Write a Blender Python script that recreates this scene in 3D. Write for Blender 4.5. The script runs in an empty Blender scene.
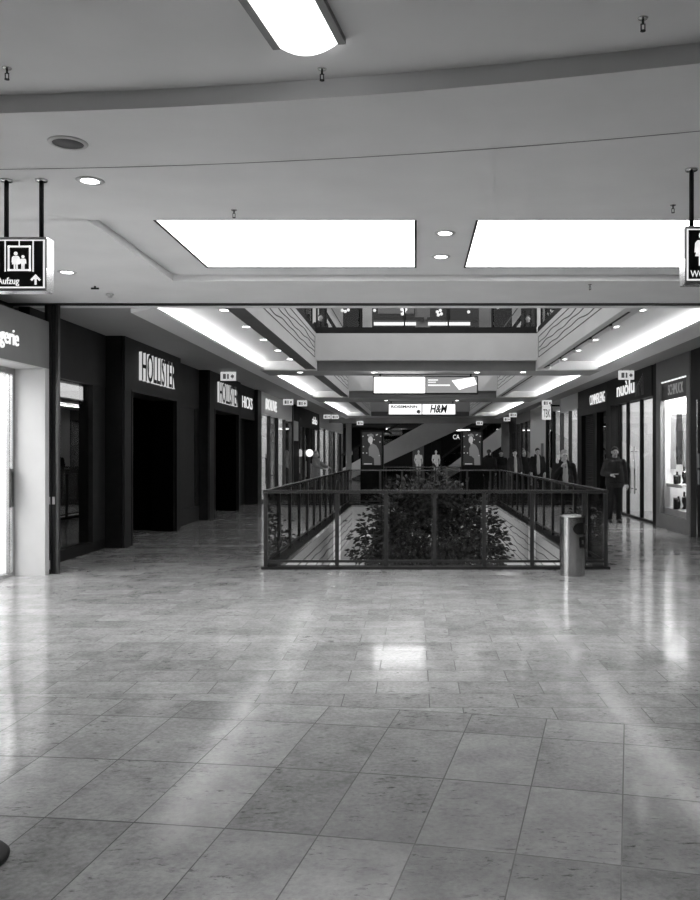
import bpy, bmesh, math, random
from mathutils import Vector, Matrix, noise
random.seed(7)
S = bpy.context.scene
COL = S.collection
PI = math.pi

# ------------------------------------------------------------------ helpers
def link(o):
    COL.objects.link(o); return o

def origin(p):
    v = Vector((0, 0, 0))
    while p is not None:
        v = v + p.location; p = p.parent
    return v

class MB:
    """collects shapes in world coordinates, links them as one mesh object"""
    def __init__(s): s.bm = bmesh.new()
    def box(s, x0, x1, y0, y1, z0, z1, mi=0):
        x0, x1 = min(x0, x1), max(x0, x1); y0, y1 = min(y0, y1), max(y0, y1); z0, z1 = min(z0, z1), max(z0, z1)
        v = [s.bm.verts.new((x, y, z)) for x in (x0, x1) for y in (y0, y1) for z in (z0, z1)]
        for f in ((0, 1, 3, 2), (4, 6, 7, 5), (0, 4, 5, 1), (2, 3, 7, 6), (0, 2, 6, 4), (1, 5, 7, 3)):
            s.bm.faces.new([v[i] for i in f]).material_index = mi
        return s
    def prism(s, pts, axis, a, b, mi=0):
        """polygon pts (2d) extruded along axis from a to b"""
        def mk(p, t):
            if axis == 'x': return (t, p[0], p[1])
            if axis == 'y': return (p[0], t, p[1])
            return (p[0], p[1], t)
        A = [s.bm.verts.new(mk(p, a)) for p in pts]; B = [s.bm.verts.new(mk(p, b)) for p in pts]
        n = len(pts)
        fs = [s.bm.faces.new(A), s.bm.faces.new(list(reversed(B)))]
        for i in range(n):
            fs.append(s.bm.faces.new((A[i], B[i], B[(i + 1) % n], A[(i + 1) % n])))
        for f in fs: f.material_index = mi
        return s
    def tube(s, a, b, r, r2=None, n=16, mi=0, cap=True):
        a, b = Vector(a), Vector(b); r2 = r if r2 is None else r2
        d = (b - a).normalized(); u = d.orthogonal().normalized(); w = d.cross(u)
        A = [s.bm.verts.new(a + (u * math.cos(2 * PI * i / n) + w * math.sin(2 * PI * i / n)) * r) for i in range(n)]
        B = [s.bm.verts.new(b + (u * math.cos(2 * PI * i / n) + w * math.sin(2 * PI * i / n)) * r2) for i in range(n)]
        for i in range(n):
            f = s.bm.faces.new((A[i], A[(i + 1) % n], B[(i + 1) % n], B[i])); f.material_index = mi; f.smooth = True
        if cap:
            s.bm.faces.new(list(reversed(A))).material_index = mi; s.bm.faces.new(B).material_index = mi
        return s
    def lathe(s, c, prof, n=32, mi=0):
        """prof list of (r,z) revolved round the vertical through c"""
        c = Vector(c); rings = []
        for r, z in prof:
            if r < 1e-6: rings.append([s.bm.verts.new(c + Vector((0, 0, z)))])
            else: rings.append([s.bm.verts.new(c + Vector((r * math.cos(2 * PI * i / n), r * math.sin(2 * PI * i / n), z))) for i in range(n)])
        for A, B in zip(rings, rings[1:]):
            for i in range(n):
                j = (i + 1) % n
                if len(A) == 1 and len(B) == 1: continue
                if len(A) == 1: q = (A[0], B[i], B[j])
                elif len(B) == 1: q = (A[i], B[0], A[j])
                else: q = (A[i], B[i], B[j], A[j])
                f = s.bm.faces.new(q); f.material_index = mi; f.smooth = True
        return s
    def ball(s, c, r, mi=0, seg=12):
        r = Vector(r) if hasattr(r, '__len__') else Vector((r, r, r))
        m = Matrix.Translation(Vector(c)) @ Matrix.Diagonal((r.x, r.y, r.z, 1))
        g = bmesh.ops.create_uvsphere(s.bm, u_segments=seg, v_segments=max(6, seg * 2 // 3), radius=1, matrix=m)
        for v in g['verts']:
            for f in v.link_faces: f.smooth = True; f.material_index = mi
        return s
    def limb(s, a, b, ra, rb, mi=0):
        s.tube(a, b, ra, rb, n=12, mi=mi); s.ball(a, ra, mi); s.ball(b, rb, mi); return s
    def quad(s, pts, mi=0):
        s.bm.faces.new([s.bm.verts.new(p) for p in pts]).material_index = mi; return s
    def strip(s, pts, w, h, axis):
        """raised thin rib following pts on a wall whose normal is axis 'x' (h may be negative)"""
        for p, q in zip(pts, pts[1:]):
            a, b = Vector(p), Vector(q)
            A = [s.bm.verts.new(v) for v in (a + Vector((0, 0, -w)), a + Vector((0, 0, w)), a + Vector((h, 0, 0)))]
            B = [s.bm.verts.new(v) for v in (b + Vector((0, 0, -w)), b + Vector((0, 0, w)), b + Vector((h, 0, 0)))]
            for i in range(3): s.bm.faces.new((A[i], A[(i + 1) % 3], B[(i + 1) % 3], B[i]))
        return s
    def build(s, name, mat, parent=None, bevel=0, recalc=True):
        if bevel:
            bmesh.ops.bevel(s.bm, geom=list(s.bm.edges), offset=bevel, segments=2, affect='EDGES', profile=.6)
        if recalc: bmesh.ops.recalc_face_normals(s.bm, faces=s.bm.faces)
        off = origin(parent) if parent is not None else None
        if off is not None: bmesh.ops.translate(s.bm, verts=s.bm.verts, vec=-off)
        me = bpy.data.meshes.new(name); s.bm.to_mesh(me); s.bm.free()
        for m in (mat if isinstance(mat, (list, tuple)) else [mat]): me.materials.append(m)
        o = bpy.data.objects.new(name, me); link(o)
        if parent is not None: o.parent = parent
        return o

def tag(o, label=None, cat=None, group=None, kind=None):
    if label: o['label'] = label
    if cat: o['category'] = cat
    if group: o['group'] = group
    if kind: o['kind'] = kind
    return o
def thing(name, label, cat, loc, group=None):
    o = bpy.data.objects.new(name, None); o.empty_display_size = .1; o.location = loc
    link(o); return tag(o, label, cat, group)
def struct(o, label=None):
    o['kind'] = 'structure'
    if label: o['label'] = label
    return o
def dup(root, loc, label=None, rz=None):
    r = root.copy(); link(r); r.location = loc
    if rz is not None: r.rotation_euler = (0, 0, rz)
    if label: r['label'] = label
    for ch in list(root.children):
        c = ch.copy(); link(c); c.parent = r
        for g in list(ch.children):
            d = g.copy(); link(d); d.parent = c
    return r
def text(name, body, mat, parent, loc, w, h, rot, depth=.02, bold=0, shear=0):
    """lettering w wide and h high, lower-left corner at loc (world), rot = euler"""
    cu = bpy.data.curves.new(name, 'FONT'); cu.body = body; cu.size = 1; cu.extrude = .5; cu.resolution_u = 3; cu.offset = bold; cu.shear = shear
    t = bpy.data.objects.new(name, cu); link(t)
    dg = bpy.context.evaluated_depsgraph_get(); dg.update()
    me = bpy.data.meshes.new_from_object(t.evaluated_get(dg)); bpy.data.objects.remove(t); bpy.data.curves.remove(cu)
    xs = [v.co.x for v in me.vertices]; ys = [v.co.y for v in me.vertices]
    x0, x1, y0, y1 = min(xs), max(xs), min(ys), max(ys)
    for v in me.vertices:
        v.co = ((v.co.x - x0) / (x1 - x0) * w, (v.co.y - y0) / (y1 - y0) * h, v.co.z * depth)
    me.materials.clear(); me.materials.append(mat); me.name = name
    o = bpy.data.objects.new(name, me); link(o); o.parent = parent
    o.location = Vector(loc) - (origin(parent) if parent else Vector()); o.rotation_euler = rot
    return o
FACE = (PI / 2, 0, 0)             # lettering that faces the camera end (-Y)
ON_LEFT = (PI / 2, 0, PI / 2)     # on the left wall, reads towards +Y, faces +X
ON_RIGHT = (PI / 2, 0, -PI / 2)   # on the right wall, reads towards -Y, faces -X

# ------------------------------------------------------------------ materials
def base_mat(name):
    m = bpy.data.materials.new(name); m.use_nodes = True
    return m, m.node_tree, m.node_tree.nodes['Principled BSDF']
def mat(name, g, rough=.6, metal=0, spec=.4, var=0, scale=6, emit=0):
    m, nt, b = base_mat(name)
    b.inputs['Roughness'].default_value = rough; b.inputs['Metallic'].default_value = metal
    b.inputs['Specular IOR Level'].default_value = spec
    if var:
        tc = nt.nodes.new('ShaderNodeTexCoord'); n = nt.nodes.new('ShaderNodeTexNoise'); n.inputs['Scale'].default_value = scale
        n.inputs['Detail'].default_value = 5
        r = nt.nodes.new('ShaderNodeMapRange')
        r.inputs['From Min'].default_value = .3; r.inputs['From Max'].default_value = .7
        r.inputs['To Min'].default_value = g * (1 - var); r.inputs['To Max'].default_value = g * (1 + var)
        nt.links.new(tc.outputs['Object'], n.inputs['Vector']); nt.links.new(n.outputs['Fac'], r.inputs['Value'])
        nt.links.new(r.outputs['Result'], b.inputs['Base Color'])
    else: b.inputs['Base Color'].default_value = (g, g, g, 1)
    if emit:
        b.inputs['Emission Color'].default_value = (1, 1, 1, 1); b.inputs['Emission Strength'].default_value = emit
    return m
def lamp(name, e, g=.8):
    m = mat(name, g, .5, emit=e); return m
def glass(name, tint, ior=1.5, rough=0):
    m = bpy.data.materials.new(name); m.use_nodes = True; nt = m.node_tree; nt.nodes.clear()
    o = nt.nodes.new('ShaderNodeOutputMaterial'); mx = nt.nodes.new('ShaderNodeMixShader')
    fr = nt.nodes.new('ShaderNodeFresnel'); fr.inputs['IOR'].default_value = ior
    t = nt.nodes.new('ShaderNodeBsdfTransparent'); t.inputs['Color'].default_value = (tint, tint, tint, 1)
    g = nt.nodes.new('ShaderNodeBsdfGlossy'); g.inputs['Roughness'].default_value = rough
    ge = nt.nodes.new('ShaderNodeNewGeometry'); iv = nt.nodes.new('ShaderNodeMath'); iv.operation = 'SUBTRACT'; iv.inputs[0].default_value = 1
    ml = nt.nodes.new('ShaderNodeMath'); ml.operation = 'MULTIPLY'
    nt.links.new(ge.outputs['Backfacing'], iv.inputs[1]); nt.links.new(iv.outputs[0], ml.inputs[0]); nt.links.new(fr.outputs[0], ml.inputs[1])
    nt.links.new(ml.outputs[0], mx.inputs[0]); nt.links.new(t.outputs[0], mx.inputs[1]); nt.links.new(g.outputs[0], mx.inputs[2])
    nt.links.new(mx.outputs[0], o.inputs['Surface']); return m

M = dict(
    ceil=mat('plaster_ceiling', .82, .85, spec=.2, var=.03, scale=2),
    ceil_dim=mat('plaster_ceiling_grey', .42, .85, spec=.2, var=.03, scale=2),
    soffit=mat('aisle_soffit_darkened', .4, .8, spec=.2, var=.03, scale=2),  # darkened colour stands in for weak light beside the dark shops
    lip=mat('cove_lip_lightened', .85, .8, spec=.2),  # lightened colour stands in for extra light on the lip
    tray=mat('tray_white', .8, .85, spec=.2),
    beam_dark=mat('dark_track_strip', .12, .6, var=.1, scale=3),
    fascia=mat('fascia_plaster', .68, .8, spec=.2, var=.04, scale=1.5),
    groove=mat('relief_groove', .14, .8),
    black=mat('black_paint', .01, .6, spec=.2, var=.2, scale=4),
    black_wood=mat('black_stained_wood', .008, .4, var=.35, scale=9),
    dark=mat('dark_grey_paint', .022, .6, spec=.2, var=.12, scale=4),
    dark_panel=mat('charcoal_panel', .018, .55, spec=.2, var=.15, scale=5),
    grey=mat('mid_grey_paint', .22, .5, var=.06, scale=3),
    lgrey=mat('light_grey_panel', .62, .5, var=.04, scale=3),
    white=mat('white_paint', .8, .6),
    steel=mat('brushed_steel', .5, .2, metal=1, var=.08, scale=20),
    steel_dark=mat('dark_steel', .09, .35, metal=.9, var=.1, scale=20),
    rail=mat('rail_metal', .26, .25, metal=1, var=.1, scale=12),
    chrome=mat('polished_metal', .6, .15, metal=1),
    rubber=mat('black_rubber', .015, .6),
    glass=glass('shop_glass', .86, 1.5),
    dglass=glass('dark_shop_glass', .42, 2.4),
    rglass=glass('rail_glass', .72, 1.45),
    panel=lamp('ceiling_light_diffuser', 4.6),
    down=lamp('downlight_lens', 7.0),
    tube=lamp('cove_tube_glow', 26.0),
    nearlamp=lamp('luminaire_diffuser', 2.0),
    shoplamp=lamp('shop_light_panel', 7.0),
    letter=lamp('white_lit_lettering', .45, .7),
    portal_letter=lamp('side_lit_lettering', .3, .6),
    letter_dim=lamp('grey_lettering', .06, .4),
    sign_white=lamp('lit_sign_white', .6),
    sign_grey=lamp('lit_sign_grey', .16, .1),
    sign_ink=mat('sign_ink_black', .02, .5),
    sign_mid=mat('sign_ink_grey', .3, .5),
    sign_bright=lamp('bright_sign_white', 3.0),
    sign_edge=lamp('lit_sign_edge', .5),
    exit=lamp('exit_sign_white', .3),
    exit_pic=lamp('exit_sign_dim', .03, .12),
    poster_dark=lamp('poster_dark', .01, .015),
    poster_mid=lamp('poster_mid', .04, .2),
    poster_light=lamp('poster_light', .15, .4),
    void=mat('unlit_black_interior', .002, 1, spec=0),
    black_sign=mat('black_sign_face', .012, .3),
    skin=mat('skin', .42, .55), skin_dim=mat('skin_shade', .26, .55),
    hair_dark=mat('dark_hair', .02, .6), hair_grey=mat('grey_hair', .27, .7),
    cloth_black=mat('black_cloth', .014, .85, spec=.2), cloth_char=mat('charcoal_cloth', .035, .85, spec=.2, var=.2, scale=30),
    cloth_light=mat('light_shirt', .38, .8, spec=.2), cloth_mid=mat('grey_coat', .2, .85, spec=.2),
    shoe=mat('black_leather', .012, .35),
    leaf=mat('leaf_dark', .05, .4, var=.5, scale=3, spec=.5), bark=mat('bark', .07, .8, var=.4, scale=14),
    mannequin=lamp('glowing_mannequin', .07, .8),  # faint emission stands in for light falling on the figures
    paper=mat('white_paper', .8, .7),
    lower_floor=mat('lower_floor_tile', .5, .25, var=.1, scale=2),
)

# floor: running-bond limestone slabs, and a ring of radial slabs under the rotunda
CX, CY = -3.5, -13.75          # centre of the rotunda
def floor_material():
    m, nt, b = base_mat('polished_limestone_slabs'); N = nt.nodes.new; L = nt.links.new
    tc = N('ShaderNodeTexCoord'); sp = N('ShaderNodeSeparateXYZ'); L(tc.outputs['Object'], sp.inputs[0])
    def mth(op, a, c=None, d=None):
        n = N('ShaderNodeMath'); n.operation = op
        for i, v in enumerate((a, c, d)):
            if v is None: continue
            if isinstance(v, (int, float)): n.inputs[i].default_value = v
            else: L(v, n.inputs[i])
        return n.outputs[0]
    dx = mth('SUBTRACT', sp.outputs['X'], CX); dy = mth('SUBTRACT', sp.outputs['Y'], CY)
    r = mth('SQRT', mth('ADD', mth('MULTIPLY', dx, dx), mth('MULTIPLY', dy, dy)))
    ang = mth('ARCTAN2', dx, dy)
    u = mth('ADD', mth('DIVIDE', ang, math.radians(1.34)), 100 - 9.567)
    v = mth('DIVIDE', mth('SUBTRACT', 19.0, r), .71)
    def brick(vec, w, h, off, mortar):
        n = N('ShaderNodeTexBrick'); n.offset = off; n.offset_frequency = 2; n.squash = 1
        n.inputs['Scale'].default_value = 1; n.inputs['Brick Width'].default_value = w; n.inputs['Row Height'].default_value = h
        n.inputs['Mortar Size'].default_value = mortar; n.inputs['Mortar Smooth'].default_value = .1; n.inputs['Bias'].default_value = 0
        n.inputs['Color1'].default_value = (.0, .0, .0, 1); n.inputs['Color2'].default_value = (1, 1, 1, 1); n.inputs['Mortar'].default_value = (.5, .5, .5, 1)
        L(vec, n.inputs['Vector']); return n
    cv = N('ShaderNodeCombineXYZ'); L(u, cv.inputs[0]); L(mth('ADD', v, 50), cv.inputs[1])
    b1 = brick(cv.outputs[0], 1, 1, 0, .0075)
    cv2 = N('ShaderNodeCombineXYZ'); L(mth('ADD', sp.outputs['X'], 50.1), cv2.inputs[0]); L(mth('ADD', sp.outputs['Y'], .306 * 50 - 5.953 + .306 * 20), cv2.inputs[1])
    b2 = brick(cv2.outputs[0], .56, .306, .37, .0035)
    near = mth('LESS_THAN', r, 19.35)
    ring = mth('LESS_THAN', mth('ABSOLUTE', mth('SUBTRACT', r, 19.35)), .004)
    def mix(f, a, c):
        n = N('ShaderNodeMix'); n.data_type = 'FLOAT'
        L(f, n.inputs[0])
        for i, q in ((2, a), (3, c)):
            if isinstance(q, (int, float)): n.inputs[i].default_value = q
            else: L(q, n.inputs[i])
        return n.outputs[0]
    tone = mix(near, b2.outputs['Color'], b1.outputs['Color'])
    mort = mth('MAXIMUM', mix(near, b2.outputs['Fac'], b1.outputs['Fac']), ring)
    # stone: soft clouds, stretched veins and small dark pits; each slab shifted by its own tone
    ad = N('ShaderNodeVectorMath'); ad.operation = 'ADD'; L(tc.outputs['Object'], ad.inputs[0])
    tv = N('ShaderNodeCombineXYZ'); L(mth('MULTIPLY', tone, 37), tv.inputs[0]); L(mth('MULTIPLY', tone, 19), tv.inputs[2]); L(tv.outputs[0], ad.inputs[1])
    def nz(scale, det, rough=.55, vec=None, dist=0):
        n = N('ShaderNodeTexNoise'); n.inputs['Scale'].default_value = scale; n.inputs['Detail'].default_value = det
        n.inputs['Roughness'].default_value = rough; n.inputs['Distortion'].default_value = dist; L(vec or ad.outputs[0], n.inputs['Vector']); return n.outputs['Fac']
    cl = nz(5, 6); fine = nz(38, 6, .7)
    mp = N('ShaderNodeMapping'); mp.inputs['Scale'].default_value = (3.2, 8, 1); mp.inputs['Rotation'].default_value = (0, 0, .35); L(ad.outputs[0], mp.inputs[0])
    pit = nz(4.2, 9, .72, mp.outputs[0], .4)
    mask = nz(2.2, 2)
    def rng(x, a, c, d, e):
        n = N('ShaderNodeMapRange'); n.inputs[1].default_value = a; n.inputs[2].default_value = c; n.inputs[3].default_value = d; n.inputs[4].default_value = e
        L(x, n.inputs[0]); return n.outputs[0]
    pits = mth('MULTIPLY', rng(pit, .555, .66, 0, 1), rng(mask, .42, .6, 0, 1))
    g = mth('ADD', rng(tone, 0, 1, .34, .44), rng(cl, .3, .7, -.07, .07))
    g = mth('ADD', g, rng(fine, .3, .7, -.09, .09))
    g = mth('MULTIPLY', g, mth('SUBTRACT', 1, mth('MULTIPLY', pits, .85)))
    g = mth('MULTIPLY', g, mth('SUBTRACT', 1, mth('MULTIPLY', mort, .95)))
    cb = N('ShaderNodeCombineColor')
    for i in range(3): L(g, cb.inputs[i])
    L(cb.outputs[0], b.inputs['Base Color'])
    rr = mth('ADD', rng(cl, .3, .7, .085, .13), mth('MULTIPLY', mort, .4))
    rr = mth('ADD', rr, rng(tone, 0, 1, -.02, .03))
    L(rr, b.inputs['Roughness']); b.inputs['Specular IOR Level'].default_value = .75
    bp = N('ShaderNodeBump'); bp.inputs['Strength'].default_value = .06; bp.inputs['Distance'].default_value = .01
    L(mth('ADD', mth('MULTIPLY', fine, .25), mth('MULTIPLY', tone, .2)), bp.inputs['Height']); L(bp.outputs[0], b.inputs['Normal'])
    return m
M['floor'] = floor_material(); M['jewel_lamp'] = lamp('jeweller_lamp', 14.0)

# ------------------------------------------------------------------ camera
F, VX, VY, EYE = 850.0, 415.0, 453.0, 1.6
def X_(px, Y): return (px - VX) / F * Y
def Z_(py, Y): return EYE + (VY - py) / F * Y
cam = bpy.data.cameras.new('camera'); cam.sensor_fit = 'VERTICAL'; cam.sensor_height = 36; cam.lens = 34
cam.shift_x = -65 / 900; cam.shift_y = 3 / 900; cam.clip_start = .05; cam.clip_end = 300
co = bpy.data.objects.new('camera', cam); link(co); co.location = (0, 0, EYE); co.rotation_euler = (PI / 2, 0, 0); S.camera = co

# ------------------------------------------------------------------ setting
H = 3.57                       # soffit height
XL, XR = -4.88, 5.29           # shop fronts
VL, VR = -2.32, 2.86           # ceiling openings
FL, FR, FY0, FY1 = -1.92, 2.48, 11.86, 26.1   # floor opening
m = MB()
m.box(-12, FL, -6, 70, -.06, 0).box(FR, 12, -6, 70, -.06, 0).box(FL, FR, -6, FY0, -.06, 0).box(FL, FR, FY1, 70, -.06, 0)
struct(m.build('floor', M['floor']), 'polished limestone slab floor of the mall')
m = MB()
m.box(FL - .3, FL, FY0 - .3, FY1 + .3, -1.0, -.06).box(FR, FR + .3, FY0 - .3, FY1 + .3, -1.0, -.06)
m.box(FL, FR, FY1, FY1 + .3, -1.0, -.06).box(FL, FR, FY0 - .3, FY0, -1.0, -.06)
tr = struct(m.build('trim_1', M['fascia']), 'pale edge of the floor around the atrium opening')
def wavy(x, y0, y1, z, ph, amp=.03):
    n = int((y1 - y0) / .09); pts = []
    for i in range(n + 1):
        y = y0 + (y1 - y0) * i / n
        pts.append((x, y, z + amp * math.sin(y * 1.7 + ph) * (.6 + .4 * math.sin(y * .6 + ph)) + .012 * math.sin(y * 4.3 + ph * 2)))
    return pts
m = MB()
for x, h in ((FL + .001, .012), (FR - .001, -.012)):
    for z, ph in ((-.38, 0), (-.55, 1.7), (-.72, 3.1)): m.strip(wavy(x, FY0 + .3, FY1 - .3, z, ph, .025), .009, h, 'x')
    for z in (-.24, -.88): m.strip([(x, FY0 + .1, z), (x, FY1 - .1, z)], .01, h, 'x')
struct(m.build('trim_2', M['groove']), 'wavy relief lines on the edge of the floor opening')
struct(MB().box(-10, 10, 4, 34, -4.5, -4.4).build('floor_lower', M['lower_floor']), 'floor of the storey below')
struct(MB().box(-10, 10, 33.7, 34, -4.4, -1).box(-10, -9.7, 4, 34, -4.4, -1).box(9.7, 10, 4, 34, -4.4, -1).build('wall_lower', M['lgrey']))

struct(MB().box(-9, 9, -5.2, -5, 0, 4.4).build('rear_light_block', M['dark']))  # this and the next two: unseen dark walls added to block light from behind
struct(MB().box(-9.2, -9, -5.2, 5, 0, 4.4).build('left_light_block', M['dark']))
struct(MB().box(9, 9.2, -5.2, 12, 0, 4.4).build('right_light_block', M['dark']))
# rotunda ceiling with its curved step
R_STEP, R_SEAM = 18.71, 19.66
def arc(R, a0, a1, n):
    return [(CX + R * math.sin(math.radians(a0 + (a1 - a0) * i / n)), CY + R * math.cos(math.radians(a0 + (a1 - a0) * i / n))) for i in range(n + 1)]
A = arc(R_STEP, -28, 42, 60)
bm = bmesh.new(); m = MB()
rings = []
for k, (x, y) in enumerate(A):
    yb = -6.0
    hi = [m.bm.verts.new((x, yb, H + .105)), m.bm.verts.new((x, y, H + .105)), m.bm.verts.new((x, y, H)), m.bm.verts.new((x, max(7.19, y), H))]
    rings.append(hi)
for a, b in zip(rings, rings[1:]):
    for i in range(3): m.bm.faces.new((a[i], b[i], b[i + 1], a[i + 1]))
# flat part round the light tray
TY0, TY1, TX0, TX1, TZ = 7.18, 9.735, -2.77, 3.45, H + .074
x0, x1 = A[0][0], A[-1][0]
m.box(x0, TX0, TY0, TY1, H, H + .3).box(TX1, x1, TY0, TY1, H, H + .3)
m.box(x0, x1, TY1, 11.17, H, H + .3)
m.box(TX0, TX1, TY0 - .05, TY0, H + .001, H + .3)
m.box(TX0, TX1, TY0, TY1, TZ, H + .3)
# slab above, blocks the light from the storey over it
m.box(x0, x1, -6, 11.17, H + .3, H + .84)
struct(m.build('ceiling', M['ceil'], recalc=False), 'pale plaster rotunda ceiling with a curved step')
m = MB()
for a, b in zip(arc(R_SEAM, -28, 42, 60), arc(R_SEAM, -28, 42, 60)[1:]):
    m.quad([(a[0], a[1] - .006, H - .0015), (b[0], b[1] - .006, H - .0015), (b[0], b[1] + .006, H - .0015), (a[0], a[1] + .006, H - .0015)])
struct(m.build('trim_3', M['groove']), 'thin curved joint line in the ceiling')
m = MB(); m.box(-6, 8, 11.17, 11.36, H - .003, H + .84); struct(m.build('trim_4', M['black']), 'dark shutter slot across the ceiling')
struct(MB().box(-8, 9, 11.36, 11.56, H, H + .84).build('ceiling_slot_edge', M['ceil']))

# corridor ceiling: aisle soffits, coves, cross beams and openings
VOIDS = [(11.56, 19.95), (21.4, 29.7), (32.6, 44.7)]
m = MB()
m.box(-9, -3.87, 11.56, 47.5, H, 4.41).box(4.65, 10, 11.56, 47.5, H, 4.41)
struct(m.build('ceiling_aisles', M['soffit']), 'soffits over the two aisles, darkened for weak light')
m = MB(); m.prism([(-3.87, H - .06), (-3.55, H), (-3.55, H + .03), (-3.87, H + .03)], 'y', 11.57, 47.5).prism([(4.65, H - .06), (4.28, H), (4.28, H + .03), (4.65, H + .03)], 'y', 11.57, 47.5)
struct(m.build('ceiling_cove_lips', M['lip']))
m = MB()
for y0, y1 in VOIDS:
    m.box(-4.2, VL - .26, y0, y1, H + .19, 4.41).box(VR + .26, 5.0, y0, y1, H + .19, 4.41)
struct(m.build('ceiling_trays', M['tray']), 'white cove lit ceiling trays')
m = MB()
for y0, y1 in VOIDS:
    m.box(VL - .26, VL - .004, y0, y1, H, H + .19)
struct(m.build('trim_5', M['beam_dark']), 'dark track strips along the left side of the ceiling openings')
m = MB(); q = MB()
for y0, y1 in VOIDS: m.box(VR + .004, VR + .26, y0, y1, H, H + .19); q.box(VR + .11, VR + .15, y0 + .3, y1 - .3, H - .004, H)
struct(m.build('trim_9', M['fascia']), 'pale track strips along the right side of the ceiling openings'); struct(q.build('trim_10', M['dark']), 'dark slot of the spotlight track')
m = MB()
for y0, y1 in VOIDS:
    m.box(VL - .26, VL, y0, y1, H + .005, 4.41).box(VR, VR + .26, y0, y1, H + .005, 4.41)
struct(m.build('trim_6', M['fascia']), 'side fascias of the ceiling openings')
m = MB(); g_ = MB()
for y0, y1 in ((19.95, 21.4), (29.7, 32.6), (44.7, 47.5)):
    m.box(-3.87, 4.65, y0 + .25, y1, H - .02, 3.78)
    m.box(-3.87, 4.65, y0 + .3, y1, 3.78, 4.41)
    g_.box(VL, VR, y0 + .22, y0 + .25, H - .02, 3.78)  # darker colour stands in for shade below the end fascia
struct(g_.build('trim_11', M['grey']), 'recessed bands under the end fascias, greyed to look shaded')
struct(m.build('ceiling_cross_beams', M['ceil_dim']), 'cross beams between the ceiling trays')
m = MB()
for y0 in (19.95, 29.7, 44.7): m.box(VL, VR, y0, y0 + .25, 3.78, 4.41); m.box(-3.87, VL, y0, y0 + .25, H - .02, 4.41); m.box(VR, 4.65, y0, y0 + .25, H - .02, 4.41)
struct(m.build('trim_7', M['fascia']), 'end fascias of the ceiling openings')
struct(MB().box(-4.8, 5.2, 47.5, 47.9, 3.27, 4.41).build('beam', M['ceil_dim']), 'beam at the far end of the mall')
m = MB()
for y0, y1 in VOIDS:
    for x, h in ((VL + .002, .012), (VR - .002, -.012)):
        for z, ph in ((3.93, .3), (4.05, 1.9), (4.17, 3.3)): m.strip(wavy(x, y0 + .1, y1 - .4, z, ph), .011, h, 'x')
        for z in (3.82, 4.29): m.strip([(x, y0, z), (x, y1 - .3, z)], .01, h, 'x')
        m.box(x, x + h * .6, y1 - .32, y1 - .30, 3.82, 4.29)
struct(m.build('trim_8', M['groove']), 'wavy relief lines on the ceiling opening fascias')

# walls behind the shops, far hall
struct(MB().box(-9.2, -9, 5, 62, -.0, 4.4).build('wall_left', M['dark']))
struct(MB().box(10, 10.2, 5, 62, 0, 4.4).build('wall_right', M['dark']))
m = MB(); m.box(-9, 10, 61.8, 62, 0, 9); struct(m.build('wall_far', M['dark_panel']))
struct(MB().box(-9, 10, 57.6, 62, 3.35, 3.6).build('ceiling_hall', M['dark']))
struct(MB().box(-9, -4.9, 58, 61.8, 0, 3.35).box(5.3, 10, 58, 61.8, 0, 3.35).build('wall_hall_sides', M['dark']))

# ------------------------------------------------------------------ ceiling lights
PY0, PY1 = 7.40, 9.33
def light_panel(x0, x1, label):
    t = thing('ceiling_light_panel', label, 'ceiling light', ((x0 + x1) / 2, (PY0 + PY1) / 2, TZ))
    MB().box(x0 + .02, x1 - .02, PY0 + .02, PY1 - .02, TZ - .004, TZ).build('diffuser', M['panel'], t)
    f = MB(); e = TZ - .014
    f.box(x0, x0 + .02, PY0, PY1, e, TZ).box(x1 - .02, x1, PY0, PY1, e, TZ).box(x0, x1, PY0, PY0 + .02, e, TZ).box(x0, x1, PY1 - .02, PY1, e, TZ)
    f.build('frame', M['dark'], t)
light_panel(-2.285, .015, 'big square light panel in the ceiling left of the two downlights')
light_panel(.535, 2.95, 'big square light panel in the ceiling right of the two downlights')

# bulging luminaire overhead
t = thing('ceiling_luminaire', 'bulging rectangular lamp with dark side rails high overhead', 'ceiling lamp', (-.533, 4.284, H + .105))
o0 = Vector(t.location)
n = 14; m = MB(); prof = [(-.15 + .30 * i / n, -.025 - .05 * (1 - ((i / n) * 2 - 1) ** 2)) for i in range(n + 1)] + [(.15, 0), (-.15, 0)]
m.prism([(o0.x + a, o0.z + b) for a, b in prof], 'y', o0.y - 1.3, o0.y - .005); m.build('diffuser', M['nearlamp'], t)
for sx in (-1, 1):
    MB().box(o0.x + sx * .15, o0.x + sx * .19, o0.y - 1.3, o0.y, o0.z - .03, o0.z).build('side_rail', M['grey'], t)
t.rotation_euler = (0, 0, math.radians(-9.3))
def downlight_proto(loc, label, group):
    t = thing('downlight', label, 'downlight', loc, group)
    x, y, z = loc
    MB().lathe((x, y, z), [(.064, -.006), (.095, -.006), (.1, 0), (.064, 0), (.064, -.006)], 28).build('trim_ring', M['lgrey'], t)
    MB().lathe((x, y, z), [(0, -.005), (.064, -.005), (.064, 0), (0, 0)], 28).build('lens', M['down'], t)
    return t
def cpt(px, py, z):
    Y = (z - EYE) * F / (VY - py); return (X_(px, Y), Y, z)
dl = downlight_proto(cpt(90, 180.5, H), 'lit downlight in the ceiling above the lift sign', 'rotunda downlights')
dup(dl, cpt(67, 272, H), 'lit downlight just beside the lift sign box')
dup(dl, cpt(445, 233, TZ), 'nearer downlight of the pair between the big light panels')
dup(dl, cpt(441, 256.5, TZ), 'farther downlight of the pair between the big light panels')
ordn = ['first', 'second', 'third', 'fourth', 'fifth', 'sixth', 'seventh', 'eighth']
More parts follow.
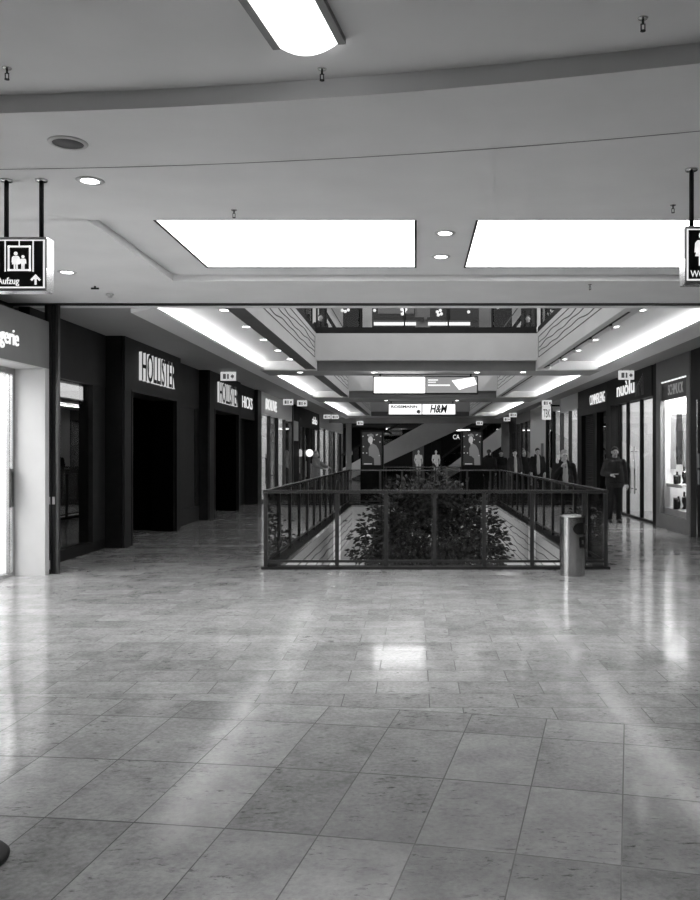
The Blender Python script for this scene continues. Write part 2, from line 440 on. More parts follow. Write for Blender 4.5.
for side, xx in (('left', VL - .56), ('right', VR + .56)):
    for k in range(5):
        y = 12.84 + k * 1.68
        q = dup(dl, (xx, y, H + .19), '%s downlight from the front in the first %s ceiling tray' % (ordn[k], side)); q['group'] = 'tray downlights'
for (px, py, lab) in ((300, 372.3, 'left'), (523, 372, 'right')):
    q = dup(dl, cpt(px, py, H - .02), 'downlight in the first cross beam at its %s end' % lab); q['group'] = 'beam downlights'
for (px, py, lab) in ((374, 372.3, 'left rod'), (477, 372.3, 'right rod')):
    q = dup(dl, cpt(px, py, H - .02), 'downlight beside the %s of the blank light box' % lab); q['group'] = 'beam downlights'
for (px, py, lab) in ((386, 400.4, 'left rod'), (457, 400.4, 'right rod')):
    q = dup(dl, cpt(px, py, H - .02), 'downlight beside the %s of the farther light box' % lab); q['group'] = 'beam downlights'
# track spots on the right
t0 = thing('track_spotlight', 'first track spotlight from the front along the right ceiling opening', 'spotlight', (VR + .13, 13.0, H), 'track spotlights')
MB().box(VR + .11, VR + .15, 12.96, 13.04, H - .03, H).build('bracket', M['dark'], t0)
MB().tube((VR + .13, 12.96, H - .06), (VR + .17, 13.08, H - .05), .028).build('lamp_head', M['lgrey'], t0)
for k in range(1, 5): dup(t0, (VR + .13, 13.0 + k * 1.5, H), '%s track spotlight from the front along the right ceiling opening' % ordn[k])

# cove tubes
for side, xx in (('left', -3.95), ('right', 4.72)):
    for k, (y0, y1) in enumerate(VOIDS):
        t = thing('cove_light_tube', 'long tube lamp glowing in the %s %s cove' % (ordn[k], side), 'tube lamp', (xx, (y0 + y1) / 2, H + .02), 'cove tubes')
        sx = 1 if side == 'left' else -1
        MB().box(xx + sx * .10, xx + sx * .16, y0 + .1, y1 - .1, H + .02, H + .05).build('batten', M['white'], t)
        MB().tube((xx + sx * .13, y0 + .1, H + .07), (xx + sx * .13, y1 - .1, H + .07), .02, n=10).build('tube', M['tube'], t)

# sprinklers, detector, speaker
def sprinkler(loc, label):
    x, y, z = loc
    t = thing('sprinkler', label, 'sprinkler', loc, 'ceiling sprinklers')
    MB().lathe(loc, [(.0, -.004), (.022, -.004), (.025, 0), (0, 0)], 16).build('rosette', M['chrome'], t)
    MB().tube(loc, (x, y, z - .03), .006, n=10).build('stem', M['dark'], t)
    MB().tube((x - .009, y, z - .027), (x - .009, y, z - .06), .003, n=6).tube((x + .009, y, z - .027), (x + .009, y, z - .06), .003, n=6).tube((x, y, z - .06), (x, y, z - .063), .013, n=12).build('deflector', M['dark'], t)
    return t
sp = sprinkler(cpt(7, 68, H + .105), 'sprinkler in the near ceiling at the left above the curved step')
dup(sp, cpt(643, 18, H + .105), 'sprinkler in the near ceiling at the right above the curved step')
dup(sp, cpt(322, 69, H + .105), 'sprinkler in the near ceiling just under the bulging lamp')
dup(sp, cpt(234, 210, H), 'sprinkler just in front of the left light panel')
dup(sp, cpt(673, 205, H), 'sprinkler just in front of the right light panel')
dup(sp, cpt(590, 284.5, H), 'sprinkler behind the right light panel')
t = thing('smoke_detector', 'small round smoke detector in the ceiling near the lift sign', 'smoke detector', cpt(110, 294, H))
MB().lathe(t.location, [(0, -.045), (.02, -.045), (.032, -.02), (.05, -.018), (.05, 0), (0, 0)], 20).build('housing', M['lgrey'], t)
t = thing('ceiling_nozzle', 'short dark twin nozzle in the ceiling above the smoke detector', 'sprinkler', cpt(95, 286, H))
c = Vector(t.location); MB().tube(c, c - Vector((0, 0, .03)), .01).build('stem', M['dark'], t)
MB().tube(c - Vector((.045, 0, .03)), c - Vector((-.045, 0, .03)), .011).build('nozzle_bar', M['dark'], t)
t = thing('ceiling_speaker', 'round grey loudspeaker grille in the ceiling left of the lamp', 'loudspeaker', cpt(68, 142.5, H))
MB().lathe(t.location, [(.095, -.01), (.118, -.008), (.122, 0), (.095, 0), (.095, -.01)], 32).build('trim_ring', M['lgrey'], t)
MB().lathe(t.location, [(0, -.004), (.095, -.006), (.095, 0), (0, 0)], 32).build('grille', M['beam_dark'], t)

# ------------------------------------------------------------------ hanging way-finding signs
def hang_sign(name, label, x0, x1, z0, z1, y, rods, lit_side):
    t = thing(name, label, 'hanging sign', ((x0 + x1) / 2, y + .07, z0))
    MB().box(x0, x1, y, y + .12, z0, z1).build('housing', M['steel'], t)
    e = .012
    MB().box(x0 + .012, x1 - .012, y - .006, y, z0 + .02, z1 - .02).build('white_border', M['letter'], t)
    MB().box(x0 + .022, x1 - .022, y - .010, y - .006, z0 + .03, z1 - .03).build('sign_face', M['black_sign'], t)
    for rx in rods:
        r = MB().tube((rx, y + .07, z1), (rx, y + .07, H), .016).build('rod', M['dark'], t)
        MB().lathe((rx, y + .07, H), [(0, -.012), (.04, -.012), (.045, 0), (0, 0)], 20).build('ceiling_plate', M['chrome'], r)
    zs = z0 + (z1 - z0) * .44
    xs = x1 if lit_side > 0 else x0
    MB().box(xs, xs + lit_side * .006, y + .01, y + .11, zs, z1 - .01).build('lit_edge', M['sign_edge'], t)
    return t
Y1 = 6.06
t = hang_sign('lift_sign', 'black hanging sign with a lift pictogram and an upward arrow', -3.42, X_(46.5, Y1), Z_(291, Y1), Z_(237, Y1), Y1, (X_(6.5, Y1 + .07), X_(41.5, Y1 + .07)), 1)
yf = Y1 - .013
def pic(mm, pts, y=None):
    y = yf if y is None else y
    mm.prism([(X_(a, Y1), Z_(b, Y1)) for a, b in pts], 'y', y, y + .004)
def rect(mm, a0, b0, a1, b1): pic(mm, [(a0, b0), (a1, b0), (a1, b1), (a0, b1)])
m = MB()
rect(m, 5.3, 240.5, 6.5, 272); rect(m, 33.2, 240.5, 34.4, 272); rect(m, 19.4, 240.5, 20.4, 246)
for a in ((8.5, 246, 31.5, 247.8), (8.5, 269.5, 31.5, 271.3), (8.5, 246, 10.3, 271.3), (29.7, 246, 31.5, 271.3)): rect(m, *a)
def man_pic(mm, cx, top, h, skirt=False):
    s = h / 18.0
    pic(mm, [(cx + 2 * s * math.cos(i * PI / 5), top + 2 * s + 2 * s * math.sin(i * PI / 5)) for i in range(10)])
    w = 3.9 * s
    pic(mm, [(cx - w * .7, top + 4.6 * s), (cx + w * .7, top + 4.6 * s), (cx + w, top + 6 * s), (cx + w * 1.1, top + 11 * s), (cx + w * .75, top + 11 * s), (cx + w * .6, top + 7.5 * s),
             (cx + (w if skirt else w * .55), top + 13 * s), (cx + .5 * w, top + 13 * s), (cx + .5 * w, top + h), (cx + .1 * w, top + h), (cx + .1 * w, top + 13 * s), (cx - .1 * w, top + 13 * s), (cx - .1 * w, top + h), (cx - .5 * w, top + h), (cx - .5 * w, top + 13 * s),
             (cx - (w if skirt else w * .55), top + 13 * s), (cx - w * .6, top + 7.5 * s), (cx - w * .75, top + 11 * s), (cx - w * 1.1, top + 11 * s), (cx - w, top + 6 * s)])
man_pic(m, 16.5, 252, 17.5, True); man_pic(m, 23.7, 255.5, 14)
pic(m, [(36.3, 274.5), (41.5, 280), (40, 281.3), (37.3, 278.6), (37.3, 285), (35.3, 285), (35.3, 278.6), (32.6, 281.3), (31.1, 280)])
m.build('pictogram', M['letter'], t)
text('sign_lettering', 'Aufzug', M['letter'], t, (X_(-2, Y1), yf, Z_(286.5, Y1)), X_(20, Y1) - X_(-2, Y1), .062, FACE, .004, .008)
Y1 = 5.83
t = hang_sign('restroom_sign', 'black hanging sign with a woman pictogram and WC lettering', X_(685, Y1), X_(685, Y1) + .8, Z_(283.5, Y1), Z_(226, Y1), Y1, (X_(691.5, Y1 + .07), X_(691.5, Y1 + .07) + .66), -1)
yf = Y1 - .013
m = MB(); man_pic(m, 702, 232, 34, True); m.build('pictogram', M['letter'], t)
text('sign_lettering', 'WC', M['letter'], t, (X_(690, Y1), yf, Z_(277.5, Y1)), X_(703.5, Y1) - X_(690, Y1), .046, FACE, .004)

# ------------------------------------------------------------------ shop rooms (setting)
def room(side, y0, y1, depth, wall, lightm=None, z1=3.3, nm='', off=.36):
    s = -1 if side == 'left' else 1
    xf = XL - .36 if s < 0 else XR + off
    xb = xf + s * depth
    mm = MB()
    mm.box(xb, xb + s * .05, y0, y1, 0, z1)
    mm.box(xf, xb, y0, y0 + .04, 0, z1).box(xf, xb, y1 - .04, y1, 0, z1)
    mm.box(xf, xb, y0, y1, z1, z1 + .05)
    struct(mm.build('wall_shop_interior', wall))
    if lightm:
        t = thing('shop_ceiling_light', 'bright strip lamp on the ceiling inside the %s' % nm, 'ceiling lamp', ((xf + xb) / 2, (y0 + y1) / 2, z1), 'shop interior lamps')
        MB().box(xf + s * .02, xb - s * .2, y0 + .35, y1 - .35, z1 - .03, z1).build('housing', M['white'], t)
        MB().box(xf + s * .04, xb - s * .24, y0 + .39, y1 - .39, z1 - .045, z1 - .03).build('diffuser', lightm, t)
    return xb

# ------------------------------------------------------------------ left shops
# lingerie shop, nearest
t = thing('shopfront', 'pale lingerie shopfront with white lettering on its grey header, nearest on the left wall', 'shopfront', (-5.05, 10, 0))
MB().box(-5.26, -4.83, 5, 11.22, 2.71, 3.33).build('header', M['grey'], t)
MB().box(-5.26, -4.84, 5, 11.1, 2.70, 2.712).build('soffit_panel', M['lgrey'], t)
MB().box(-5.26, -4.83, 11.1, 11.22, 0, 2.71).build('pilaster', M['lgrey'], t)
MB().box(-5.30, -5.22, 11.02, 11.1, 0, 2.7).box(-5.30, -5.22, 8, 11.02, 2.62, 2.7).box(-5.30, -5.22, 8, 11.02, 0, .05).build('door_frame', M['steel'], t)
MB().box(-5.265, -5.255, 8, 11.02, .05, 2.62).build('glass_door', M['glass'], t)
MB().box(-5.25, -5.21, 10.14, 10.24, .98, 1.33).tube((-5.19, 10.97, .97), (-5.19, 10.97, 1.35), .012).box(-5.22, -5.19, 10.93, 11.0, .9, 1.4).build('door_handle', M['steel_dark'], t)
text('sign_lettering', 'Lingerie', M['letter'], t, (-4.83, 9.62, 2.83), .72, .26, ON_LEFT, .03)
struct(MB().box(-5.5, -5.34, 4, 11.3, 2.7, H).build('wall_over_shop', M['dark']))
struct(MB().box(-8, -7.9, 5, 11.2, 0, 3.3).box(-8, -5.3, 11.15, 11.2, 0, 3.3).box(-8, -5.3, 5, 5.05, 0, 3.3).box(-8, -5.27, 5, 11.2, 3.3, 3.35).build('wall_shop_interior', M['white']))
t = thing('shop_ceiling_light', 'bright strip lamp on the ceiling inside the lingerie shop', 'ceiling lamp', (-6.5, 8, 3.3), 'shop interior lamps')
MB().box(-7.6, -5.6, 5.4, 10.9, 3.27, 3.3).build('housing', M['white'], t)
MB().box(-7.5, -5.7, 5.5, 10.8, 3.25, 3.27).build('diffuser', M['shoplamp'], t)

# shutter guide column
t = thing('shutter_guide_column', 'dark steel shutter column from floor to ceiling beside the lingerie shop', 'column', (-4.82, 11.34, 0))
MB().box(-4.906, -4.87, 11.26, 11.31, 0, H).build('guide_rail', M['dark_panel'], t)
MB().box(-4.862, -4.815, 11.25, 11.31, 0, H).build('guide_rail', M['steel_dark'], t)
MB().box(-4.807, -4.765, 11.26, 11.31, 0, H).build('guide_rail', M['dark_panel'], t)
MB().box(-4.757, -4.72, 11.25, 11.31, 0, H).build('guide_rail', M['steel_dark'], t)
MB().box(-4.90, -4.73, 11.27, 11.31, 0, H).build('core', M['black'], t)
MB().box(-4.855, -4.825, 11.24, 11.25, .92, 1.02).box(-4.80, -4.77, 11.245, 11.26, .92, 1.02).build('latch_plate', M['lgrey'], t)
MB().box(-4.85, -4.83, 11.24, 11.25, .06, .18).build('floor_guard', M['lgrey'], t)

# window bay
WX = -5.22
t = thing('shop_window', 'dark framed shop window under a dark panel beside the steel column', 'shop window', (WX, 12.9, 0))
MB().box(WX - .12, WX + .03, 11.45, 14.26, 2.70, H).build('header', M['dark'], t)
MB().box(WX - .12, WX + .02, 11.45, 14.26, 0, .16).build('sill', M['black'], t)
MB().box(WX - .12, WX + .02, 13.72, 14.26, .16, 2.7).box(WX - .12, WX, 11.45, 11.52, .16, 2.7).box(WX - .08, WX - .04, 12.45, 12.46, .16, 2.7).build('frame', M['dark_panel'], t)
MB().box(WX - .06, WX - .05, 11.5, 13.74, .16, 2.7).build('glass_pane', M['dglass'], t)
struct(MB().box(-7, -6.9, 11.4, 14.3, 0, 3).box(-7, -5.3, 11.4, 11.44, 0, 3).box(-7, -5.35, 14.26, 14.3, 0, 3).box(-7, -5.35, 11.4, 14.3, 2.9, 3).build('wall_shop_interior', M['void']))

t = thing('window_light_box', 'lit white panel high inside the dark window beside the steel column', 'light box', (-5.34, 13.3, 2.43))
MB().box(-5.37, -5.34, 12.3, 13.68, 2.43, 2.68).build('housing', M['white'], t)
MB().box(-5.34, -5.332, 12.33, 13.65, 2.45, 2.66).build('diffuser', lamp('window_light_panel', 2.2), t)
MB().box(-5.36, -5.35, 12.5, 12.52, 2.68, 2.9).box(-5.36, -5.35, 13.4, 13.42, 2.68, 2.9).build('hanger', M['dark'], t)
def portal(y0, y1, oy0, oy1, oz, label):
    t = thing('shop_portal', label, 'shop entrance', (XL - .25, (y0 + y1) / 2, 0))
    MB().box(XL - .5, XL, y0, y1, oz, H).build('header', M['dark'], t)
    MB().box(XL - .06, XL - .004, y0, oy0, 0, oz).build('post', M['dark'], t)
    MB().box(XL - .06, XL - .004, oy1, y1, 0, oz).build('post', M['dark'], t)
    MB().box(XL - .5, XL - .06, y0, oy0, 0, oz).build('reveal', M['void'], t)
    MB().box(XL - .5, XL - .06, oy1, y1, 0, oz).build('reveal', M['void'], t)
    MB().box(XL - .5, XL - .03, y0 - .03, y0, 0, H).build('side_panel', M['black_wood'], t)
    MB().box(XL - .03, XL + .012, oy0 - .05, oy0, 0, oz + .04).box(XL - .03, XL + .012, oy1, oy1 + .05, 0, oz + .04).box(XL - .03, XL + .012, oy0 - .05, oy1 + .05, oz, oz + .04).build('door_trim', M['dark_panel'], t)
    MB().tube((XL - .35, oy0 + .25, oz - .02), (XL - .35, oy0 + .25, oz), .04).build('spot_lens', M['letter'], t)
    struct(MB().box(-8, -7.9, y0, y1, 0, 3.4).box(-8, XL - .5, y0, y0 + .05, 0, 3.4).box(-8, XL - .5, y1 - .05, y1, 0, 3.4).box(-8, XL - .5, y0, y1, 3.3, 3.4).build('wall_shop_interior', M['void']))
    return t
def letters3d(body, t, y0, w, z0, h):
    """thick letters standing off the header: glowing sides and back, dark faces"""
    text('sign_lettering', body, M['portal_letter'], t, (XL + .025, y0, z0), w, h, ON_LEFT, .05)
    text('letter_faces', body, M['black'], t, (XL + .055, y0 + .006, z0 + .008), w - .0, h - .012, ON_LEFT, .008)
t = portal(14.3, 17.7, 14.68, 17.38, 2.657, 'dark shop portal with tall lettering, the nearer of the two on the left')
letters3d('HOLLISTER', t, 15.03, 2.08, 2.88, .52)
t = portal(20.2, 23.8, 20.74, 23.5, 2.65, 'dark shop portal with tall lettering, the farther of the two on the left')
letters3d('HOLLISTER', t, 21.0, 2.15, 2.85, .52)

t = thing('wall_panel', 'dark recessed wall panel between the two dark portals', 'wall panel', (-5.2, 18.9, 0))
MB().box(-5.3, -5.12, 17.7, 20.17, 2.62, H).build('upper_panel', M['dark'], t)
MB().box(-5.3, -5.15, 17.7, 20.17, .35, 2.62).build('inset_panel', M['dark_panel'], t)
MB().box(-5.3, -5.12, 17.7, 20.17, 0, .35).build('plinth', M['dark'], t)
MB().box(-5.16, -5.13, 19.85, 20.17, 0, H).build('corner_strip', M['black_wood'], t)
t = thing('shopfront', 'narrow black shopfront with small lettering just past the second dark portal', 'shopfront', (-5.1, 25.3, 0))
MB().box(-5.3, -4.98, 23.82, 26.4, 2.6, H).build('header', M['dark_panel'], t)
MB().box(-5.3, -5.05, 23.82, 24.3, 0, 2.6).build('door_jamb', M['grey'], t)
MB().box(-5.06, -5.03, 24.25, 24.32, 0, 2.6).build('jamb_lit_edge', M['lgrey'], t)  # paler colour paints this edge as if it caught the light
MB().box(-5.4, -5.3, 24.3, 26.4, 0, 2.6).build('door_leaf', M['black'], t)
MB().box(-5.3, XL, 26.4, 27.0, 0, H).build('end_panel', M['black_wood'], t)
text('sign_lettering', 'HICKS', M['letter'], t, (-4.98, 24.5, 2.92), 1.5, .34, ON_LEFT, .02)

# bright shopfronts farther along on the left
def glass_shop(side, y0, y1, label, zh, nposts, hm, sign=None, sy=None, sw=1.5, sh=.3, sz=None, gm='glass', post='steel_dark', wall='lgrey', lampm='shoplamp', dark_door=None, nm='shop', depth=3.5, cat='shopfront', postw=.07):
    s = -1 if side == 'left' else 1
    xf = XL if s < 0 else XR
    t = thing('shopfront', label, cat, (xf, (y0 + y1) / 2, 0))
    MB().box(xf, xf + s * .2, y0, y1, zh, H - .004).build('header', M[hm], t)
    MB().box(xf + s * .02, xf + s * .12, y0, y1, 0, .1).build('sill', M[post], t)
    ys = [y0 + (y1 - y0) * i / nposts for i in range(nposts + 1)]
    for i, y in enumerate(ys):
        yy = min(max(y, y0 + postw / 2), y1 - postw / 2)
        MB().box(xf, xf + s * .12, yy - postw / 2, yy + postw / 2, .1, zh).build('post', M[post], t)
    for i, (a, b) in enumerate(zip(ys, ys[1:])):
        if dark_door is not None and i in dark_door:
            MB().box(xf + s * .08, xf + s * .1, a + .04, b - .04, .1, zh).build('dark_pane', M['dglass'], t)
        else:
            g = MB().box(xf + s * .055, xf + s * .065, a + .035, b - .035, .1, zh).build('glass_pane', M[gm], t)
    if sign:
        sz = zh + (H - zh - sh) / 2 if sz is None else sz
        if s < 0: text('sign_lettering', sign, M['letter'], t, (xf + .03, sy, sz), sw, sh, ON_LEFT, .012)
        else: text('sign_lettering', sign, M['letter'], t, (xf - .03, sy + sw, sz), sw, sh, ON_RIGHT, .012)
    room(side, y0, y1, depth, M[wall], M[lampm] if lampm else None, nm=nm)
    return t
M['shoplamp_mid'] = lamp('shop_light_panel_soft', 2.2); M['shoplamp_low'] = lamp('shop_light_panel_dim', .9)
glass_shop('left', 27.0, 33.7, 'bright glass shopfront with white sign lettering, first past the dark shops on the left', 2.85, 4, 'white', 'BOUVE', 27.7, 2.2, .36, lampm='shoplamp_mid', dark_door=(1,), nm='first glass shop on the left')
t = thing('notice_board', 'small black notice board standing inside the first bright glass shopfront on the left', 'notice board', (XL - .3, 30.4, 0))
MB().box(XL - .42, XL - .36, 30.1, 30.8, .5, 1.55).build('board', M['black_sign'], t)
MB().box(XL - .41, XL - .37, 30.15, 30.2, 0, .5).box(XL - .41, XL - .37, 30.7, 30.75, 0, .5).build('leg', M['steel_dark'], t)
MB().box(XL - .36, XL - .35, 30.25, 30.65, .9, 1.05).build('sticker', M['white'], t)
t = thing('wall_pillar', 'dark pillar on the left wall after the first bright glass shopfront', 'pillar', (XL, 34.7, 0))
MB().box(XL - .3, XL, 33.75, 35.7, 0, H).build('core', M['black'], t)
MB().box(XL - .01, XL + .03, 33.75, 34.0, 0, H).build('edge_strip', M['steel_dark'], t)
MB().box(XL, XL + .02, 34.2, 35.4, 2.1, 2.9).build('panel', M['lgrey'], t)
glass_shop('left', 35.75, 43.4, 'dim shopfront behind the round white globe lamp on the left wall', 2.75, 4, 'dark', 'aldo', 40.2, 1.9, .36, gm='glass', wall='dark', lampm='shoplamp_low', dark_door=(1,), nm='dim shop on the left')
t = thing('globe_lamp', 'round white globe lamp glowing in front of the dim left shopfront', 'lamp', (X_(309.5, 38.0), 38.0, 1.6))
c_ = Vector(t.location); MB().ball(c_, .17, seg=20).build('globe', M['sign_white'], t)
MB().tube((c_.x - .16, 38.0, 1.6), (XL, 38.0, 1.6), .02, n=8).build('bracket', M['steel_dark'], t)
glass_shop('left', 43.5, 57.5, 'long glazed shopfront farthest along the left wall', 2.9, 5, 'lgrey', gm='glass', wall='lgrey', lampm='shoplamp_mid', dark_door=(2,), nm='farthest left shop')
# floor-to-ceiling columns seen at the far left end
for (px, Yc, lab) in ((348.5, 47, 'pale square column at the far left end of the mall'),):
    t = thing('column', lab, 'column', (X_(px, Yc), Yc, 0)); x = X_(px, Yc)
    MB().box(x - .15, x + .15, Yc, Yc + .3, .1, 3.27).build('shaft', M['grey'], t)
    MB().box(x - .18, x + .18, Yc - .03, Yc + .33, 0, .1).build('foot', M['steel_dark'], t)

# ------------------------------------------------------------------ right shops
# nearest, mostly out of frame: dark wall with two notices
t = thing('shopfront', 'dark shopfront with two white notices at the right edge', 'shopfront', (XR, 15.2, 0))
MB().box(XR, XR + .3, 12.5, 16.3, 2.6, H - .004).build('header', M['dark'], t)
MB().box(XR, XR + .3, 15.95, 16.3, 0, 2.6).build('post', M['dark'], t)
MB().box(XR - .01, XR + .03, 15.88, 15.95, 0, 2.6).build('edge_strip', M['steel'], t)
MB().box(XR + .05, XR + .08, 12.5, 15.9, 0, 2.6).build('door_leaf', M['dark_panel'], t)
for z in (1.32, 1.01): MB().box(XR + .035, XR + .05, 15.35, 15.82, z - .0, z + .27).build('notice', M['paper'], t)
struct(MB().box(XR + .36, XR + .45, 12, 16.3, 0, H).build('wall_behind_front', M['dark']))
# jeweller
y0, y1 = 16.38, 18.65
t = thing('shopfront', 'jeweller shop window in a grey frame with a black sign panel', 'shopfront', (XR, 17.5, 0))
MB().box(XR, XR + .3, y0, y1, 3.12, H).build('header', M['grey'], t)
MB().box(XR, XR + .07, y0, y0 + .2, 0, 3.12).build('jamb', M['grey'], t)
MB().box(XR, XR + .07, y1 - .32, y1, 0, 3.12).build('jamb', M['grey'], t)
MB().box(XR, XR + .07, y0 + .2, y1 - .32, 0, .3).build('plinth', M['grey'], t)
MB().box(XR + .04, XR + .07, y0 + .2, y1 - .32, 2.72, 3.10).build('sign_panel', M['black_sign'], t)
MB().box(XR + .02, XR + .07, y0 + .2, y1 - .32, 3.095, 3.12).build('light_strip', M['sign_edge'], t)
text('sign_lettering', 'SCHMUCK', M['letter_dim'], t, (XR + .04, 17.88, 2.81), 1.0, .22, ON_RIGHT, .02)
MB().box(XR + .06, XR + .066, y0 + .2, y1 - .32, .3, 2.72).build('glass_pane', M['glass'], t)
room('right', y0, y1, 1.3, M['white'], M['jewel_lamp'], 3.1, nm='jeweller window', off=.08)
# window display
t = thing('display_unit', 'white display shelf unit inside the jeweller window', 'shelf', (XR + .4, 17.8, 0))
MB().box(XR + .13, XR + .9, y0 + .1, y1 - .1, .05, .42).build('plinth', M['white'], t)
MB().box(XR + .14, XR + .9, 17.3, 18.4, .88, .95).build('shelf', M['white'], t)
MB().box(XR + .12, XR + .24, 18.4, 18.55, .42, 3.0).build('upright', M['white'], t)
t = thing('window_backdrop', 'dark hanging backdrop behind the jeweller shelf', 'display backdrop', (XR + .5, 18.5, 1.3))
for k in range(3):
    MB().box(XR + .27 + k * .14, XR + .39 + k * .14, 18.5 + k * .005, 18.52 + k * .005, 1.25 + .1 * (k % 2), 2.45).build('cloth_strip', M[('grey', 'dark', 'cloth_mid')[k]], t)
items = [(16.66, .95, 'box', 'small dark jewellery box nearest the glass on the upper jeweller shelf'), (16.9, .95, 'vase', 'dark round vase on the upper jeweller shelf'), (17.15, .95, 'box', 'dark jewellery box in the middle of the upper jeweller shelf'),
         (17.42, .95, 'bust', 'black necklace bust on the upper jeweller shelf'), (17.68, .95, 'box', 'dark jewellery box farthest from the glass on the upper jeweller shelf'),
         (16.68, .42, 'box', 'dark jewellery box nearest the glass on the lower jeweller display'), (16.95, .42, 'box', 'dark jewellery box second from the glass on the lower jeweller display'), (17.25, .42, 'vase', 'dark vase on the lower jeweller display'),
         (17.5, .42, 'bust', 'black necklace bust on the lower jeweller display'), (17.75, .42, 'box', 'dark jewellery box farthest from the glass on the lower jeweller display')]
for k, (y, z, kind, lab) in enumerate(items):
    x = XR + .17 + .066 * (k % 5); y = 17.8 + .06 * (k * 2 % 5); mk = M[('black', 'dark', 'dark_panel')[k % 3]]
    if kind == 'box':
        t = thing('jewellery_box', lab, 'box', (x, y, z), 'jeweller window goods'); hh = .16 + .05 * (k % 2)
        MB().box(x - .035, x + .035, y - .05, y + .05, z, z + hh).build('case', mk, t, bevel=.008)
        MB().box(x - .038, x + .038, y - .053, y + .053, z + hh, z + hh + .03).build('lid', M['grey'], t, bevel=.006)
    elif kind == 'vase':
        t = thing('vase', lab, 'vase', (x, y, z), 'jeweller window goods')
        MB().lathe((x, y, z), [(0, 0), (.03, 0), (.045, .08), (.042, .15), (.02, .22), (.027, .26), (.018, .26)], 20).build('body', mk, t)
    else:
        t = thing('necklace_bust', lab, 'display bust', (x, y, z), 'jeweller window goods')
        MB().lathe((x, y, z), [(0, 0), (.04, 0), (.045, .02), (.018, .06), (.05, .16), (.046, .24), (.022, .28), (.02, .36), (0, .37)], 20).build('bust', mk, t)
        MB().lathe((x, y, z), [(.036, .262), (.042, .256), (.046, .25)], 20).build('necklace', M['chrome'], t)
# pier
t = thing('wall_pillar', 'dark pier between the jeweller window and the brand shop on the right', 'pillar', (XR, 18.8, 0))
MB().box(XR + .02, XR + .3, 18.65, 19.0, 0, H).build('core', M['black'], t)
MB().box(XR, XR + .06, 18.66, 18.76, 0, H).build('edge_strip', M['dark'], t)
# brand shop
t = thing('shopfront', 'dark shopfront with bright white lettering and glass doors on the right', 'shopfront', (XR, 21.2, 0))
MB().box(XR, XR + .3, 19.0, 23.4, 2.88, H).build('header', M['dark'], t)
MB().box(XR, XR + .2, 23.0, 23.4, 0, 2.88).build('pier', M['dark'], t)
for y in (19.03, 20.3, 21.6, 22.4): MB().box(XR + .1, XR + .18, y, y + .09, 0, 2.88).build('post', M['black'], t)
for a, b in ((19.12, 20.3), (20.39, 21.6), (21.69, 22.4), (22.49, 23.0)): MB().box(XR + .13, XR + .14, a, b, .05, 2.88).build('glass_pane', M['glass'], t)
for y in (20.75, 21.15): MB().tube((XR + .07, y, .6), (XR + .07, y, 1.75), .018, n=10).box(XR + .07, XR + .13, y - .015, y + .015, .7, .73).box(XR + .07, XR + .13, y - .015, y + .015, 1.62, 1.65).build('door_handle', M['steel'], t)
MB().box(XR + .08, XR + .16, 19.0, 23.0, 0, .05).build('sill', M['dark'], t)
text('sign_lettering', 'nuòlu', M['letter'], t, (XR - .03, 22.15, 3.05), 1.75, .37, ON_RIGHT, .012, .012)
m = MB()
for k in range(5):
    yy = 19.75 + k * .09
    for q in range(10):
        a0, a1 = q / 10 * PI, (q + 1) / 10 * PI
        m.quad([(XR - .006, yy + (.09 + .05 * k) * -math.cos(a0), 2.95 + (.5 - .05 * k) * math.sin(a0)), (XR - .006, yy + (.09 + .05 * k) * -math.cos(a1), 2.95 + (.5 - .05 * k) * math.sin(a1)),
                (XR - .006, yy + (.075 + .05 * k) * -math.cos(a1), 2.95 + (.485 - .05 * k) * math.sin(a1)), (XR - .006, yy + (.075 + .05 * k) * -math.cos(a0), 2.95 + (.485 - .05 * k) * math.sin(a0))])
m.build('ray_emblem', M['sign_mid'], t)
room('right', 19.0, 23.4, 3.2, M['white'], M['shoplamp_mid'], 3.4, nm='brand shop on the right')
# shutter shop
t = thing('shopfront', 'dark shopfront with a closed roller shutter on the right', 'shopfront', (XR, 25.5, 0))
MB().box(XR, XR + .3, 23.42, 27.6, 2.78, H).build('header', M['dark_panel'], t)
MB().box(XR, XR + .3, 27.0, 27.6, 0, 2.78).build('jamb', M['black'], t)
m = MB()
for k in range(46): m.prism([(XR + .14, .02 + k * .06), (XR + .12, .05 + k * .06), (XR + .14, .08 + k * .06)], 'y', 25.2, 27.0)
m.box(XR + .14, XR + .16, 25.2, 27.0, 0, 2.78); m.build('roller_shutter', M['dark'], t)
MB().box(XR, XR + .25, 24.75, 25.2, 0, 2.78).build('post', M['black'], t)
MB().box(XR + .1, XR + .11, 23.5, 24.75, .1, 2.78).build('glass_pane', M['dglass'], t)
MB().box(XR, XR + .2, 23.42, 23.55, 0, 2.78).build('jamb', M['dark'], t)
text('sign_lettering', 'COMMERLENG', M['letter'], t, (XR - .02, 25.62, 3.03), 2.0, .3, ON_RIGHT, .01)
room('right', 23.42, 27.6, 2.5, M['dark'], None, nm='')
